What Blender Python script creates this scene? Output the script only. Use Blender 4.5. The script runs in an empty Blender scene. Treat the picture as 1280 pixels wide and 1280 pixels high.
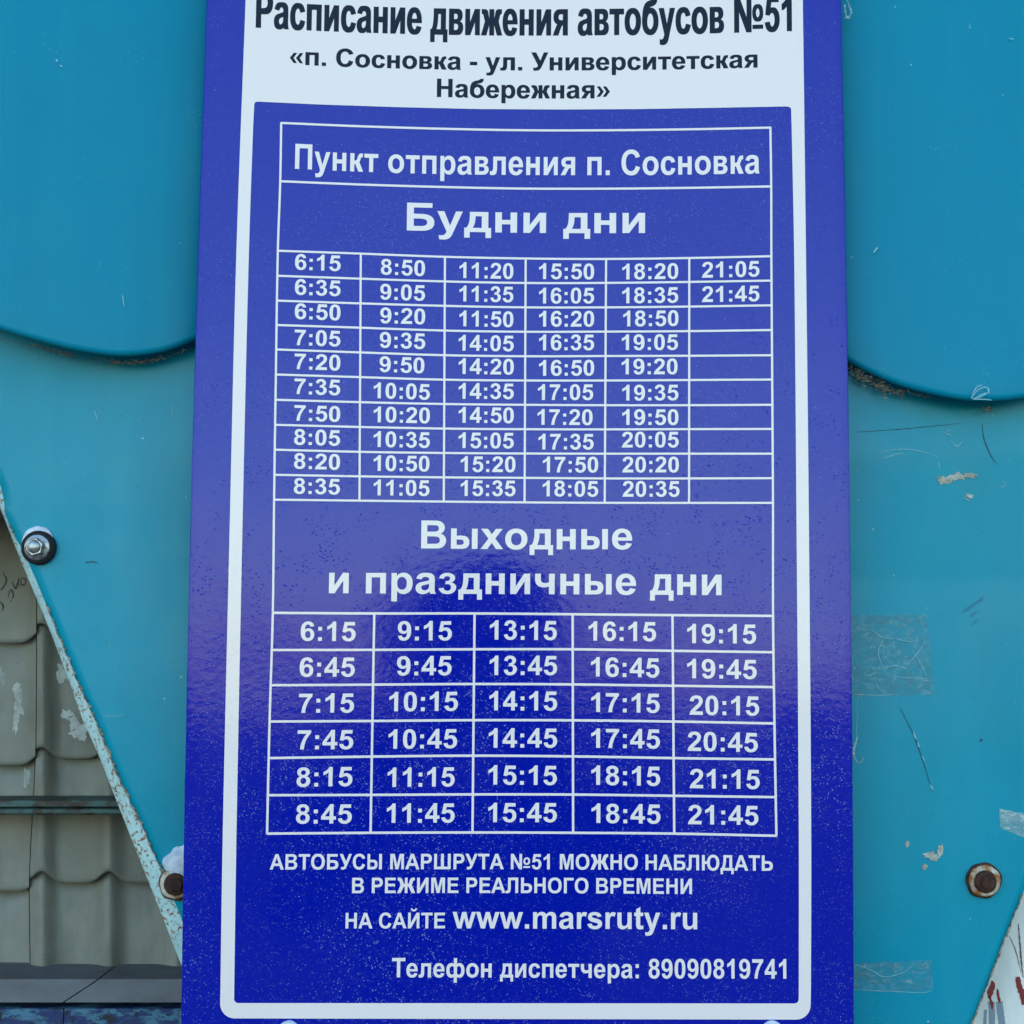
import bpy, math, random
from mathutils import Vector, noise
from mathutils.geometry import tessellate_polygon, delaunay_2d_cdt
R = math.radians
random.seed(51)
S = bpy.context.scene
COL = S.collection

# ------------------------------------------------------------------ camera
F = 2000.0            # focal length in pixels of the 1280 px wide photograph
PITCH = R(5.1)
DIST = 1.08
cam_d = bpy.data.cameras.new("camera")
cam_d.sensor_width = 36.0
cam_d.lens = 36.0 * F / 1280.0
cam_d.clip_start = 0.02
cam_d.clip_end = 900.0
cam = bpy.data.objects.new("camera", cam_d)
cam.location = (0, -DIST, 0)
cam.rotation_euler = (R(90) + PITCH, 0, 0)
COL.objects.link(cam)
S.camera = cam

# ------------------------------------------------------------------ sky, sun, exposure
SUN_EL, SUN_AZ = R(7), R(6)          # the sun stands behind the panel: the sign is in shade
w = bpy.data.worlds.new("World")
S.world = w
w.use_nodes = True
nt = w.node_tree
nt.nodes.clear()
sky = nt.nodes.new("ShaderNodeTexSky")
sky.sky_type = 'NISHITA'
sky.sun_disc = False
sky.sun_elevation = SUN_EL
sky.sun_rotation = SUN_AZ
sky.altitude = 100
sky.air_density = 1.0
sky.dust_density = 1.0
sky.ozone_density = 1.4
bg = nt.nodes.new("ShaderNodeBackground")
bg.inputs[1].default_value = 0.15
wo = nt.nodes.new("ShaderNodeOutputWorld")
nt.links.new(sky.outputs[0], bg.inputs[0])
nt.links.new(bg.outputs[0], wo.inputs[0])
sun_d = bpy.data.lights.new("sun", 'SUN')
sun_d.energy = 2.5
sun_d.angle = R(0.5)
sun_d.color = (1.0, 0.93, 0.84)
sun = bpy.data.objects.new("sun", sun_d)
sdir = Vector((math.sin(SUN_AZ) * math.cos(SUN_EL), math.cos(SUN_AZ) * math.cos(SUN_EL), math.sin(SUN_EL)))
sun.rotation_euler = sdir.to_track_quat('Z', 'Y').to_euler()
sun.location = (2, 6, 5)
COL.objects.link(sun)
S.view_settings.view_transform = 'Standard'
S.view_settings.look = 'None'
S.view_settings.gamma = 1.0
S.view_settings.exposure = 2.48

# ------------------------------------------------------------------ geometry of the view
def P(px, py, y=0.0):
    """point of the plane Y = y seen at pixel (px, py) of the photograph"""
    a, b = (px - 640.0) / F, (640.0 - py) / F
    d = Vector((a, math.cos(PITCH) - b * math.sin(PITCH), math.sin(PITCH) + b * math.cos(PITCH)))
    t = (y + DIST) / d.y
    return Vector((d.x * t, y, d.z * t))
PX = 0.45 / 834.0      # metres per pixel on the sign

def interp(pts, x):
    if x <= pts[0][0]:
        return pts[0][1]
    for i in range(len(pts) - 1):
        (xa, ya), (xb, yb) = pts[i], pts[i + 1]
        if x <= xb:
            p0 = pts[i - 1] if i else pts[i]
            p3 = pts[i + 2] if i + 2 < len(pts) else pts[i + 1]
            h = xb - xa
            ma = (yb - p0[1]) / (xb - p0[0]) * h
            mb = (p3[1] - ya) / (p3[0] - xa) * h
            t = (x - xa) / h
            return ((2*t**3 - 3*t*t + 1) * ya + (t**3 - 2*t*t + t) * ma + (-2*t**3 + 3*t*t) * yb + (t**3 - t*t) * mb)
    return pts[-1][1]

# ------------------------------------------------------------------ object helpers
def mesh_obj(name, verts, faces, mat, parent=None, smooth=False):
    me = bpy.data.meshes.new(name)
    me.from_pydata([tuple(v) for v in verts], [], faces)
    me.validate()
    me.update()
    if smooth:
        for p in me.polygons:
            p.use_smooth = True
    if mat:
        me.materials.append(mat)
    o = bpy.data.objects.new(name, me)
    COL.objects.link(o)
    if parent:
        o.parent = parent
        o.matrix_parent_inverse = parent.matrix_world.inverted()
    return o

def tag(o, label=None, cat=None, group=None, kind=None):
    if label: o['label'] = label
    if cat: o['category'] = cat
    if group: o['group'] = group
    if kind: o['kind'] = kind
    return o

def thing(name, loc, label, cat, group=None):
    o = bpy.data.objects.new(name, None)
    o.empty_display_size = 0.03
    o.location = loc
    COL.objects.link(o)
    bpy.context.view_layer.update()
    return tag(o, label, cat, group)

def copy_tree(o, parent=None):
    c = o.copy()
    COL.objects.link(c)
    if parent: c.parent = parent
    for ch in list(o.children):
        copy_tree(ch, c)
    return c

class MB:
    def __init__(s):
        s.v, s.f = [], []
    def add(s, verts, faces):
        n = len(s.v)
        s.v += [Vector(v) for v in verts]
        s.f += [tuple(i + n for i in f) for f in faces]
    def box(s, a, b):
        x0, y0, z0 = a; x1, y1, z1 = b
        s.add([(x0,y0,z0),(x1,y0,z0),(x1,y1,z0),(x0,y1,z0),(x0,y0,z1),(x1,y0,z1),(x1,y1,z1),(x0,y1,z1)],
              [(0,3,2,1),(4,5,6,7),(0,1,5,4),(1,2,6,5),(2,3,7,6),(3,0,4,7)])
    def lathe(s, c, prof, n=40, wob=0.0, seed=0, hexa=False, rot=0.0):
        """profile [(radius, y)] about the Y axis through c, first rings nearest the back"""
        rings = []
        for k, (r, y) in enumerate(prof):
            ring = []
            for i in range(n):
                a = 2 * math.pi * i / n + rot
                rr = r * (1 + wob * noise.noise(Vector((math.cos(a) * 2.2, math.sin(a) * 2.2, seed + k * 0.25))))
                ring.append((c[0] + rr * math.cos(a), c[1] + y, c[2] + rr * math.sin(a)))
            rings.append(ring)
        n0 = len(s.v)
        for ring in rings: s.v += [Vector(p) for p in ring]
        for k in range(len(rings) - 1):
            for i in range(n):
                j = (i + 1) % n
                s.f.append((n0 + k*n + i, n0 + k*n + j, n0 + (k+1)*n + j, n0 + (k+1)*n + i))
        s.f.append(tuple(n0 + (len(rings)-1)*n + i for i in range(n)))
        s.f.append(tuple(n0 + i for i in reversed(range(n))))
    def build(s, name, mat, parent=None, smooth=False):
        o = mesh_obj(name, s.v, s.f, mat, parent, smooth)
        return o

# ------------------------------------------------------------------ materials
def srgb(r, g, b):
    f = lambda c: (c/255/12.92) if c/255 <= 0.04045 else ((c/255+0.055)/1.055)**2.4
    return (f(r), f(g), f(b), 1)

class NM:
    def __init__(s, name, base=(0.5,0.5,0.5,1), rough=0.5, ior=1.5, metal=0.0):
        s.m = bpy.data.materials.new(name)
        s.m.use_nodes = True
        s.t = s.m.node_tree
        s.b = s.t.nodes["Principled BSDF"]
        s.b.inputs["Base Color"].default_value = base
        s.b.inputs["Roughness"].default_value = rough
        s.b.inputs["IOR"].default_value = ior
        s.b.inputs["Metallic"].default_value = metal
        s.tc = s.n("ShaderNodeTexCoord")
        s.obj = s.tc.outputs["Object"]
    def n(s, typ, **kw):
        o = s.t.nodes.new(typ)
        for k, v in kw.items(): setattr(o, k, v)
        return o
    def l(s, a, b):
        s.t.links.new(a, b)
    def mapping(s, scale=(1,1,1), rot=(0,0,0), loc=(0,0,0)):
        m = s.n("ShaderNodeMapping")
        m.inputs["Scale"].default_value = scale
        m.inputs["Rotation"].default_value = rot
        m.inputs["Location"].default_value = loc
        s.l(s.obj, m.inputs[0])
        return m.outputs[0]
    def noise(s, scale, detail=3, rough=0.55, vec=None, dist=0.0):
        o = s.n("ShaderNodeTexNoise")
        o.inputs["Scale"].default_value = scale
        o.inputs["Detail"].default_value = detail
        o.inputs["Roughness"].default_value = rough
        o.inputs["Distortion"].default_value = dist
        s.l(vec or s.obj, o.inputs["Vector"])
        return o.outputs["Fac"]
    def voro(s, scale, vec=None, feature='F1', rnd=1.0, out="Distance"):
        o = s.n("ShaderNodeTexVoronoi", feature=feature)
        o.inputs["Scale"].default_value = scale
        o.inputs["Randomness"].default_value = rnd
        s.l(vec or s.obj, o.inputs["Vector"])
        return o.outputs[out]
    def ramp(s, fac, a, b, va=0.0, vb=1.0):
        o = s.n("ShaderNodeMapRange", clamp=True)
        o.interpolation_type = 'SMOOTHSTEP'
        o.inputs[1].default_value = a; o.inputs[2].default_value = b
        o.inputs[3].default_value = va; o.inputs[4].default_value = vb
        s.l(fac, o.inputs[0])
        return o.outputs[0]
    def math(s, op, a, b):
        o = s.n("ShaderNodeMath", operation=op)
        for i, v in enumerate((a, b)):
            if isinstance(v, (int, float)): o.inputs[i].default_value = v
            else: s.l(v, o.inputs[i])
        return o.outputs[0]
    def mix(s, fac, a, b):
        o = s.n("ShaderNodeMix", data_type='RGBA')
        if isinstance(fac, (int, float)): o.inputs[0].default_value = fac
        else: s.l(fac, o.inputs[0])
        for i, v in ((6, a), (7, b)):
            if isinstance(v, tuple): o.inputs[i].default_value = v
            else: s.l(v, o.inputs[i])
        return o.outputs[2]
    def color(s, c): s.l(c, s.b.inputs["Base Color"])
    def rough(s, r): s.l(r, s.b.inputs["Roughness"])
    def bump(s, h, strength=0.3, dist=0.001, prev=None):
        o = s.n("ShaderNodeBump")
        o.inputs["Strength"].default_value = strength
        o.inputs["Distance"].default_value = dist
        s.l(h, o.inputs["Height"])
        if prev: s.l(prev, o.inputs["Normal"])
        s.l(o.outputs[0], s.b.inputs["Normal"])
        return o.outputs[0]

def print_film(name, base, frost=(0.42,0.5,0.72,1), amt=1.0, rough=0.06, ior=1.52, spec0=0.31):
    """glossy printed film on the sign: faint orange peel, frost specks and dull droplets"""
    m = NM(name, base, rough, ior)
    sepz = m.n("ShaderNodeSeparateXYZ"); m.l(m.obj, sepz.inputs[0])
    patch = m.ramp(m.noise(7, 3, 0.6), 0.35, 0.66, 0.15, 1.0)
    low = m.ramp(sepz.outputs[2], -0.26, 0.25, 1.0, 0.4)        # the lower part carries more frost
    dots = m.ramp(m.voro(620), 0.10, 0.34, 1.0, 0.0)
    pick = m.ramp(m.noise(300, 1), 0.42, 0.6)
    d1 = m.math('MULTIPLY', m.math('MULTIPLY', dots, pick), m.math('MULTIPLY', patch, low))
    big = m.ramp(m.voro(210, m.mapping((1,1,0.8), (0.2,0.4,0.5))), 0.03, 0.085, 1.0, 0.0)
    d2 = m.math('MULTIPLY', big, m.ramp(m.noise(70, 2), 0.5, 0.62))
    pits = m.math('MULTIPLY', m.ramp(m.voro(340, m.mapping((1.0,1,1.7), (0.1,0.6,0.1), (3,1,2))), 0.08, 0.3, 0.6, 0.0),
                  m.ramp(m.noise(60, 3, 0.7), 0.46, 0.6))
    allm = m.math('MINIMUM', m.math('ADD', m.math('MULTIPLY', d1, 0.55*amt), m.math('MULTIPLY', d2, 0.6*amt)), 1.0)
    haze = m.math('MULTIPLY', m.ramp(m.noise(420, 2), 0.42, 0.75), m.math('MULTIPLY', patch, m.math('MULTIPLY', low, 0.02*amt)))
    c = m.mix(m.math('ADD', allm, haze), base, frost)
    m.color(c)
    dull = m.math('MINIMUM', m.math('ADD', allm, pits), 1.0)
    smear = m.ramp(m.noise(38, 4, 0.65, m.mapping((1,1,0.35))), 0.3, 0.8, rough, rough + 0.07)
    m.rough(m.math('ADD', smear, m.math('MULTIPLY', dull, 0.5)))
    spec = m.ramp(dull, 0, 1, spec0, spec0 * 0.4)
    m.l(spec, m.b.inputs["Specular IOR Level"])
    n1 = m.bump(m.noise(170, 2, 0.5, m.mapping((1,1,1.3))), 0.15, 0.0004)
    m.bump(dull, 0.35, 0.0003, n1)
    return m.m
M = {}
M['blue'] = print_film("blue_film", (0.0004, 0.0085, 0.345, 1))
M['white'] = print_film("white_print", (0.91, 0.785, 0.775, 1), (0.86,0.87,0.87,1), 0.3)
M['ink'] = print_film("dark_ink", (0.006, 0.012, 0.03, 1), (0.35,0.42,0.5,1), 0.15, spec0=0.13)
M['edge'] = NM("plate_edge", srgb(60, 70, 170), 0.5).m

def teal_paint(name, base, rough=0.24, marks=1.0):
    m = NM(name, base, rough, 1.5)
    m.b.inputs['Specular IOR Level'].default_value = 0.09 if marks < 0.8 else 0.2
    big = m.noise(5.5, 4, 0.6)
    c = m.mix(m.ramp(big, 0.3, 0.75, 0.0, 0.5), base, (base[0]+0.004, base[1]*1.08, base[2]*0.98, 1))
    grime = m.ramp(m.noise(16, 6, 0.7, m.mapping((1,1,0.6))), 0.52, 0.8, 0.0, 0.20*marks)
    c = m.mix(grime, c, (0.03, 0.15, 0.17, 1))
    fade = m.ramp(m.noise(3.2, 5, 0.7, m.mapping((1,1,0.7), loc=(2,0,1))), 0.4, 0.66, 0.0, 0.34 if marks > 0.8 else 0.22)
    c = m.mix(fade, c, (0.004, base[1]*0.78, base[2]*0.72, 1))
    brush = m.ramp(m.noise(45, 4, 0.6, m.mapping((1,1,0.08))), 0.45, 0.8, 0.0, 0.22)
    c = m.mix(brush, c, (0.02, base[1]*1.25, base[2]*1.1, 1))
    fine = m.math('MULTIPLY', m.ramp(m.voro(260), 0.06, 0.16, 1.0, 0.0), m.ramp(m.noise(18, 4, 0.7), 0.5, 0.65, 0, 0.35))
    c = m.mix(fine, c, (0.3, 0.5, 0.55, 1))
    # dust specks, dark flecks, hair scratches
    wd = m.math('MULTIPLY', m.ramp(m.voro(75), 0.03, 0.06, 1.0, 0.0), m.ramp(m.noise(26, 1), 0.54, 0.62))
    c = m.mix(m.math('MULTIPLY', wd, 0.8*marks), c, (0.55, 0.68, 0.7, 1))
    bd = m.math('MULTIPLY', m.ramp(m.voro(90, m.mapping((1,1,0.8),(0,0.6,0),(4,2,7))), 0.035, 0.075, 1.0, 0.0), m.ramp(m.noise(20, 2, 0.6, m.mapping(loc=(5,0,3))), 0.54, 0.62))
    c = m.mix(m.math('MULTIPLY', bd, 0.65*marks), c, (0.01, 0.05, 0.08, 1))
    m.color(c)
    m.rough(m.ramp(m.noise(12, 5, 0.65), 0.3, 0.75, rough, rough + 0.14*marks))
    n1 = m.bump(m.noise(90, 3, 0.6), 0.10, 0.0006)
    m.bump(m.noise(900, 2, 0.6), 0.06, 0.0002, n1)
    return m.m
TEAL = (0.0, 0.235, 0.385, 1)
M['teal_up'] = teal_paint("teal_paint", TEAL, 0.22, 0.5)
M['teal_low'] = teal_paint("teal_paint_worn", (0.0, 0.275, 0.41, 1), 0.2, 1.0)

def rim_mat():
    m = NM("pale_rusty_paint", srgb(170, 208, 212), 0.55)
    n = m.noise(330, 5, 0.7)
    area = m.ramp(m.noise(26, 2), 0.36, 0.58)
    spots = m.math('MULTIPLY', m.ramp(n, 0.53, 0.6), area)
    c = m.mix(m.ramp(m.noise(60, 4), 0.3, 0.8, 0, 0.5), srgb(190, 222, 224), srgb(145, 190, 198))
    c = m.mix(spots, c, m.mix(m.noise(500, 3), srgb(96, 48, 20), srgb(186, 118, 52)))
    m.color(c)
    m.bump(m.math('SUBTRACT', m.noise(150, 4), spots), 0.5, 0.0006)
    return m.m
M['rim'] = rim_mat()

def rust_mat(name, a, b, sc=160):
    m = NM(name, a, 0.85)
    m.color(m.mix(m.ramp(m.noise(sc, 5, 0.7), 0.35, 0.65), a, b))
    m.bump(m.noise(sc*1.5, 5, 0.7), 0.8, 0.001)
    return m.m
M['rust'] = rust_mat("rust", srgb(38, 20, 16), srgb(84, 46, 30))
M['rust_pale'] = rust_mat("rusty_white_paint", srgb(205, 205, 190), srgb(150, 92, 40), 130)
M['dirt'] = rust_mat("crevice_dirt", srgb(66, 60, 52), srgb(178, 166, 146), 300)
M['rubber'] = NM("black_rubber", (0.004, 0.005, 0.008, 1), 0.85).m
_s = NM("snow", srgb(212, 220, 235), 0.8); _s.bump(_s.noise(420, 5, 0.75), 0.9, 0.0012); _s.color(_s.mix(_s.ramp(_s.noise(150, 4), 0.4, 0.7), srgb(222, 228, 240), srgb(186, 198, 214))); M['snow'] = _s.m
def steel():
    m = NM("zinc_steel", (0.3, 0.33, 0.36, 1), 0.34, 1.5, 0.8)
    m.rough(m.ramp(m.noise(200, 4), 0.3, 0.7, 0.22, 0.5))
    m.color(m.mix(m.ramp(m.noise(320, 4), 0.45, 0.7), (0.34,0.37,0.40,1), (0.12,0.12,0.12,1)))
    return m.m
M['steel'] = steel()

# ------------------------------------------------------------------ glyphs of a bold grotesque (2048 units to the em)
def path(d, seg=5):
    tk = d.replace(',', ' ').split()
    out, cur, i, cmd = [], [], 0, None
    x = y = 0.0
    while i < len(tk):
        if tk[i].isalpha():
            cmd = tk[i]; i += 1
            if cmd == 'Z':
                out.append(cur); cur = []
                continue
        if cmd == 'M':
            x, y = float(tk[i]), float(tk[i+1]); i += 2; cur = [(x, y)]; cmd = 'L'
        elif cmd == 'L':
            x, y = float(tk[i]), float(tk[i+1]); i += 2; cur.append((x, y))
        elif cmd == 'H':
            x = float(tk[i]); i += 1; cur.append((x, y))
        elif cmd == 'V':
            y = float(tk[i]); i += 1; cur.append((x, y))
        elif cmd == 'Q':
            a, b, c, e = (float(t) for t in tk[i:i+4]); i += 4
            for k in range(1, seg + 1):
                t = k / seg
                cur.append(((1-t)**2*x + 2*t*(1-t)*a + t*t*c, (1-t)**2*y + 2*t*(1-t)*b + t*t*e))
            x, y = c, e
    res = []
    for c in out:
        d2 = [p for k, p in enumerate(c) if (abs(p[0]-c[k-1][0]) + abs(p[1]-c[k-1][1])) > 1e-6]
        res.append(d2)
    return res
def ell(x0, x1, y0, y1, n=32, p=2.25):
    cx, cy, a, b = (x0+x1)/2, (y0+y1)/2, (x1-x0)/2, (y1-y0)/2
    q = []
    for i in range(n):
        t = 2*math.pi*i/n
        c, s_ = math.cos(t), math.sin(t)
        q.append((cx + a*math.copysign(abs(c)**(2/p), c), cy + b*math.copysign(abs(s_)**(2/p), s_)))
    return q
def poly(*p): return [list(p)]
def rect(x0, y0, x1, y1): return [(x0,y0),(x1,y0),(x1,y1),(x0,y1)]
def tr(comp, sx=1, sy=1, dx=0, dy=0): return [[(x*sx+dx, y*sy+dy) for x, y in c] for c in comp]
G = {}
def g(ch, adv, *comps):
    G[ch] = (adv, [path(c) if isinstance(c, str) else c for c in comps])
g('1', 1139, "M 806 0 H 525 V 1059 Q 371 915 162 846 V 1101 Q 272 1137 401 1237 Q 530 1338 578 1472 H 806 Z")
g('0', 1139, "M 562 1472 Q 775 1472 895 1320 Q 1038 1140 1038 723 Q 1038 307 894 125 Q 775 -25 562 -25 Q 348 -25 217 139 Q 86 304 86 726 Q 86 1140 230 1322 Q 349 1472 562 1472 Z M 562 1239 Q 511 1239 471 1206 Q 431 1174 409 1090 Q 380 981 380 723 Q 380 465 406 368 Q 432 272 471 240 Q 511 208 562 208 Q 613 208 653 240 Q 693 273 715 357 Q 744 465 744 723 Q 744 981 718 1077 Q 692 1174 652 1206 Q 613 1239 562 1239 Z")
g('2', 1139, "M 1035 261 V 0 H 49 Q 65 148 145 280 Q 225 413 461 632 Q 651 809 694 872 Q 752 959 752 1044 Q 752 1138 701 1188 Q 651 1239 562 1239 Q 474 1239 422 1186 Q 370 1133 362 1010 L 82 1038 Q 107 1270 239 1371 Q 371 1472 569 1472 Q 786 1472 910 1355 Q 1034 1238 1034 1064 Q 1034 965 998 875 Q 963 786 886 688 Q 835 623 702 501 Q 569 379 533 339 Q 498 299 476 261 Z")
THREE = "M 77 391 L 349 424 Q 362 320 419 265 Q 476 210 557 210 Q 644 210 703 276 Q 763 342 763 454 Q 763 560 706 622 Q 649 684 567 684 Q 513 684 438 663 L 469 892 Q 583 889 643 941 Q 703 994 703 1081 Q 703 1155 659 1199 Q 615 1243 542 1243 Q 470 1243 419 1193 Q 368 1143 357 1047 L 98 1091 Q 125 1224 179 1303 Q 234 1383 331 1428 Q 429 1474 550 1474 Q 757 1474 882 1342 Q 985 1234 985 1098 Q 985 905 774 790 Q 900 763 975 669 Q 1051 575 1051 442 Q 1051 249 910 113 Q 769 -23 559 -23 Q 360 -23 229 91 Q 98 206 77 391 Z"
g('3', 1139, THREE)
g('4', 1139, "M 638 0 V 295 H 38 V 541 L 674 1472 H 910 V 542 H 1092 V 295 H 910 V 0 Z M 638 542 V 1043 L 301 542 Z")
g('5', 1139, "M 91 377 L 371 406 Q 383 311 442 255 Q 501 200 578 200 Q 666 200 727 271 Q 788 343 788 487 Q 788 622 727 689 Q 667 757 570 757 Q 449 757 353 650 L 125 683 L 269 1446 H 1012 V 1183 H 482 L 438 934 Q 532 981 630 981 Q 817 981 947 845 Q 1077 709 1077 492 Q 1077 311 972 169 Q 829 -25 575 -25 Q 372 -25 244 84 Q 116 193 91 377 Z")
g('6', 1139, "M 1039 1107 L 767 1077 Q 757 1161 715 1201 Q 673 1241 606 1241 Q 517 1241 455 1161 Q 394 1081 378 828 Q 483 952 639 952 Q 815 952 940 818 Q 1066 684 1066 472 Q 1066 247 934 111 Q 802 -25 595 -25 Q 373 -25 230 147 Q 87 320 87 713 Q 87 1116 236 1294 Q 385 1472 623 1472 Q 790 1472 899 1378 Q 1009 1285 1039 1107 Z M 402 494 Q 402 357 465 282 Q 528 208 609 208 Q 687 208 739 269 Q 791 330 791 469 Q 791 612 735 678 Q 679 745 595 745 Q 514 745 458 681 Q 402 618 402 494 Z")
G['9'] = (1139, [tr(G['6'][1][0], -1, -1, 1139, 1447)])
g('7', 1139, "M 86 1185 V 1446 H 1047 V 1241 Q 928 1124 805 905 Q 682 686 617 439 Q 553 193 554 -1 H 283 Q 290 303 408 619 Q 527 935 725 1185 Z")
g('8', 1139, "M 327 790 Q 218 836 168 916 Q 119 997 119 1093 Q 119 1257 233 1364 Q 348 1471 559 1471 Q 768 1471 883 1364 Q 999 1257 999 1093 Q 999 991 946 911 Q 893 832 797 790 Q 919 741 982 647 Q 1046 553 1046 430 Q 1046 227 916 100 Q 787 -27 572 -27 Q 372 -27 239 78 Q 82 202 82 418 Q 82 537 141 636 Q 200 736 327 790 Z M 385 1072 Q 385 988 432 941 Q 480 894 559 894 Q 639 894 687 941 Q 735 989 735 1073 Q 735 1152 687 1199 Q 640 1247 562 1247 Q 481 1247 433 1199 Q 385 1151 385 1072 Z M 360 448 Q 360 332 419 267 Q 479 202 568 202 Q 655 202 712 264 Q 769 327 769 445 Q 769 548 711 610 Q 653 673 564 673 Q 461 673 410 602 Q 360 531 360 448 Z")
G[':'] = (682, [[rect(200, 781, 481, 1062)], [rect(200, 0, 481, 281)]])
G['.'] = (569, [[rect(147, 0, 428, 281)]])
G['-'] = (682, [[rect(80, 391, 600, 672)]])
chev = [(80,545),(385,960),(600,960),(330,545),(600,130),(385,130)]
G['«'] = (1139, [[chev], tr([chev], dx=470)])
G['»'] = (1139, [tr([chev], -1, 1, 1139), tr([chev], -1, 1, 670)])
G['А'] = (1479, [path("M 1471 0 H 1149 L 1021 333 H 435 L 314 0 H 0 L 571 1466 H 884 Z M 926 580 L 724 1124 L 526 580 Z")])
g('Б', 1440, "M 150 0 V 1466 H 1240 V 1219 H 446 V 890 H 760 Q 1040 890 1185 780 Q 1330 665 1330 450 Q 1330 220 1185 108 Q 1050 0 770 0 Z M 446 247 H 740 Q 1024 247 1024 447 Q 1024 643 740 643 H 446 Z")
g('В', 1479, "M 150 1466 H 736 Q 910 1466 995 1451 Q 1081 1437 1148 1391 Q 1216 1345 1261 1268 Q 1306 1192 1306 1097 Q 1306 994 1250 908 Q 1195 822 1100 779 Q 1234 740 1306 646 Q 1378 552 1378 425 Q 1378 325 1331 230 Q 1285 136 1204 79 Q 1124 23 1006 10 Q 932 2 649 0 H 150 Z M 446 1222 V 883 H 640 Q 813 883 855 888 Q 931 897 974 940 Q 1018 984 1018 1055 Q 1018 1123 980 1165 Q 943 1208 869 1217 Q 825 1222 616 1222 Z M 446 639 V 247 H 720 Q 880 247 923 256 Q 989 268 1030 314 Q 1072 361 1072 439 Q 1072 505 1040 551 Q 1008 597 947 618 Q 887 639 685 639 Z")
g('Г', 1190, "M 150 0 V 1466 H 1150 V 1219 H 446 V 0 Z")
g('Д', 1450, "M 45 -340 V 247 H 160 Q 330 500 340 1000 L 345 1466 H 1255 V 247 H 1405 V -340 H 1150 V 0 H 300 V -340 Z M 958 247 V 1219 H 625 L 622 1000 Q 610 560 455 247 Z")
g('Е', 1366, "M 149 0 V 1466 H 1236 V 1218 H 445 V 893 H 1181 V 646 H 445 V 247 H 1264 V 0 Z")
def zhe(cx, H, st, w_, gap):
    m_ = H * 0.5
    comps = [[rect(cx-st/2, 0, cx+st/2, H)]]
    right = [(cx+st/2-6, m_-0.09*H), (cx+st/2-6, m_+0.10*H), (cx+st/2+0.07*H, m_+0.10*H), (cx+w_-gap-0.12*H, H*0.93), (cx+w_-gap+0.02*H, H), (cx+w_-0.01*H, H), (cx+w_-0.01*H, H*0.83), (cx+w_-0.12*H, H*0.79), (cx+st/2+0.30*H, m_+0.03*H), (cx+w_+0.03*H, 0), (cx+w_-gap-0.02*H, 0), (cx+st/2+0.07*H, m_-0.09*H)]
    comps.append([right])
    comps.append([[(2*cx-x, y) for x, y in right]])
    return comps
G['Ж'] = (1960, zhe(980, 1466, 290, 900, 290))
g('И', 1480, "M 150 1466 H 430 V 489 L 1030 1466 H 1330 V 0 H 1050 V 957 L 450 0 H 150 Z")
breve = "M 420 1880 H 570 Q 600 1760 740 1760 Q 880 1760 910 1880 H 1060 Q 1010 1580 740 1580 Q 470 1580 420 1880 Z"
G['Й'] = (1480, [G['И'][1][0], path(breve)])
g('Л', 1460, "M 262 1466 H 1313 V 0 H 1017 V 1219 H 540 V 640 Q 540 330 510 205 Q 480 90 410 35 Q 335 -18 200 -18 Q 110 -18 15 3 V 232 Q 60 222 110 222 Q 190 222 220 265 Q 255 320 260 620 Z")
g('М', 1706, "M 145 0 V 1466 H 588 L 854 466 L 1117 1466 H 1561 V 0 H 1286 V 1154 L 995 0 H 710 L 420 1154 V 0 Z")
g('Н', 1479, "M 150 0 V 1466 H 446 V 889 H 1026 V 1466 H 1322 V 0 H 1026 V 641 H 446 V 0 Z")
G['О'] = (1593, [[ell(89, 1505, -25, 1491), ell(392, 1200, 229, 1237)]])
g('П', 1466, "M 146 0 V 1466 H 1322 V 0 H 1026 V 1219 H 442 V 0 Z")
g('Р', 1366, "M 149 0 V 1466 H 624 Q 894 1466 976 1444 Q 1102 1411 1187 1300 Q 1272 1190 1272 1015 Q 1272 880 1223 788 Q 1174 696 1098 643 Q 1023 591 945 574 Q 839 553 638 553 H 445 V 0 Z M 445 1218 V 802 H 607 Q 782 802 841 825 Q 900 848 933 897 Q 967 946 967 1011 Q 967 1091 920 1143 Q 873 1195 801 1208 Q 748 1218 588 1218 Z")
g('С', 1479, "M 1087 541 L 1375 448 Q 1309 208 1155 91 Q 1002 -25 766 -25 Q 474 -25 286 174 Q 98 374 98 720 Q 98 1086 287 1288 Q 476 1491 784 1491 Q 1053 1491 1221 1332 Q 1321 1238 1371 1062 L 1077 992 Q 1051 1106 968 1172 Q 886 1238 768 1238 Q 605 1238 503 1121 Q 402 1004 402 742 Q 402 464 502 346 Q 602 228 762 228 Q 880 228 965 303 Q 1050 378 1087 541 Z")
g('Т', 1251, "M 478 0 V 1218 H 43 V 1466 H 1208 V 1218 H 774 V 0 Z")
g('У', 1286, "M 10 1466 H 340 L 690 760 L 975 1466 H 1275 L 800 370 Q 700 130 600 55 Q 500 -20 340 -20 Q 250 -20 170 0 V 235 Q 230 222 290 222 Q 390 222 440 265 Q 490 310 530 400 Z")
g('Ш', 2020, "M 150 0 V 1466 H 446 V 247 H 862 V 1466 H 1158 V 247 H 1574 V 1466 H 1870 V 0 Z")
SOFT = "M 150 0 V 1466 H 446 V 920 H 760 Q 1030 920 1160 805 Q 1290 690 1290 470 Q 1290 230 1150 110 Q 1020 0 770 0 Z M 446 247 H 730 Q 985 247 985 460 Q 985 673 730 673 H 446 Z"
g('Ь', 1380, SOFT)
G['Ы'] = (1800, [tr(path(SOFT), 0.92, 1, 8), [rect(1350, 0, 1646, 1466)]])
G['Ю'] = (2040, [[rect(150, 0, 446, 1466)], [rect(440, 610, 760, 862)], [ell(680, 1955, -25, 1491), ell(975, 1660, 229, 1237)]])
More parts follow.
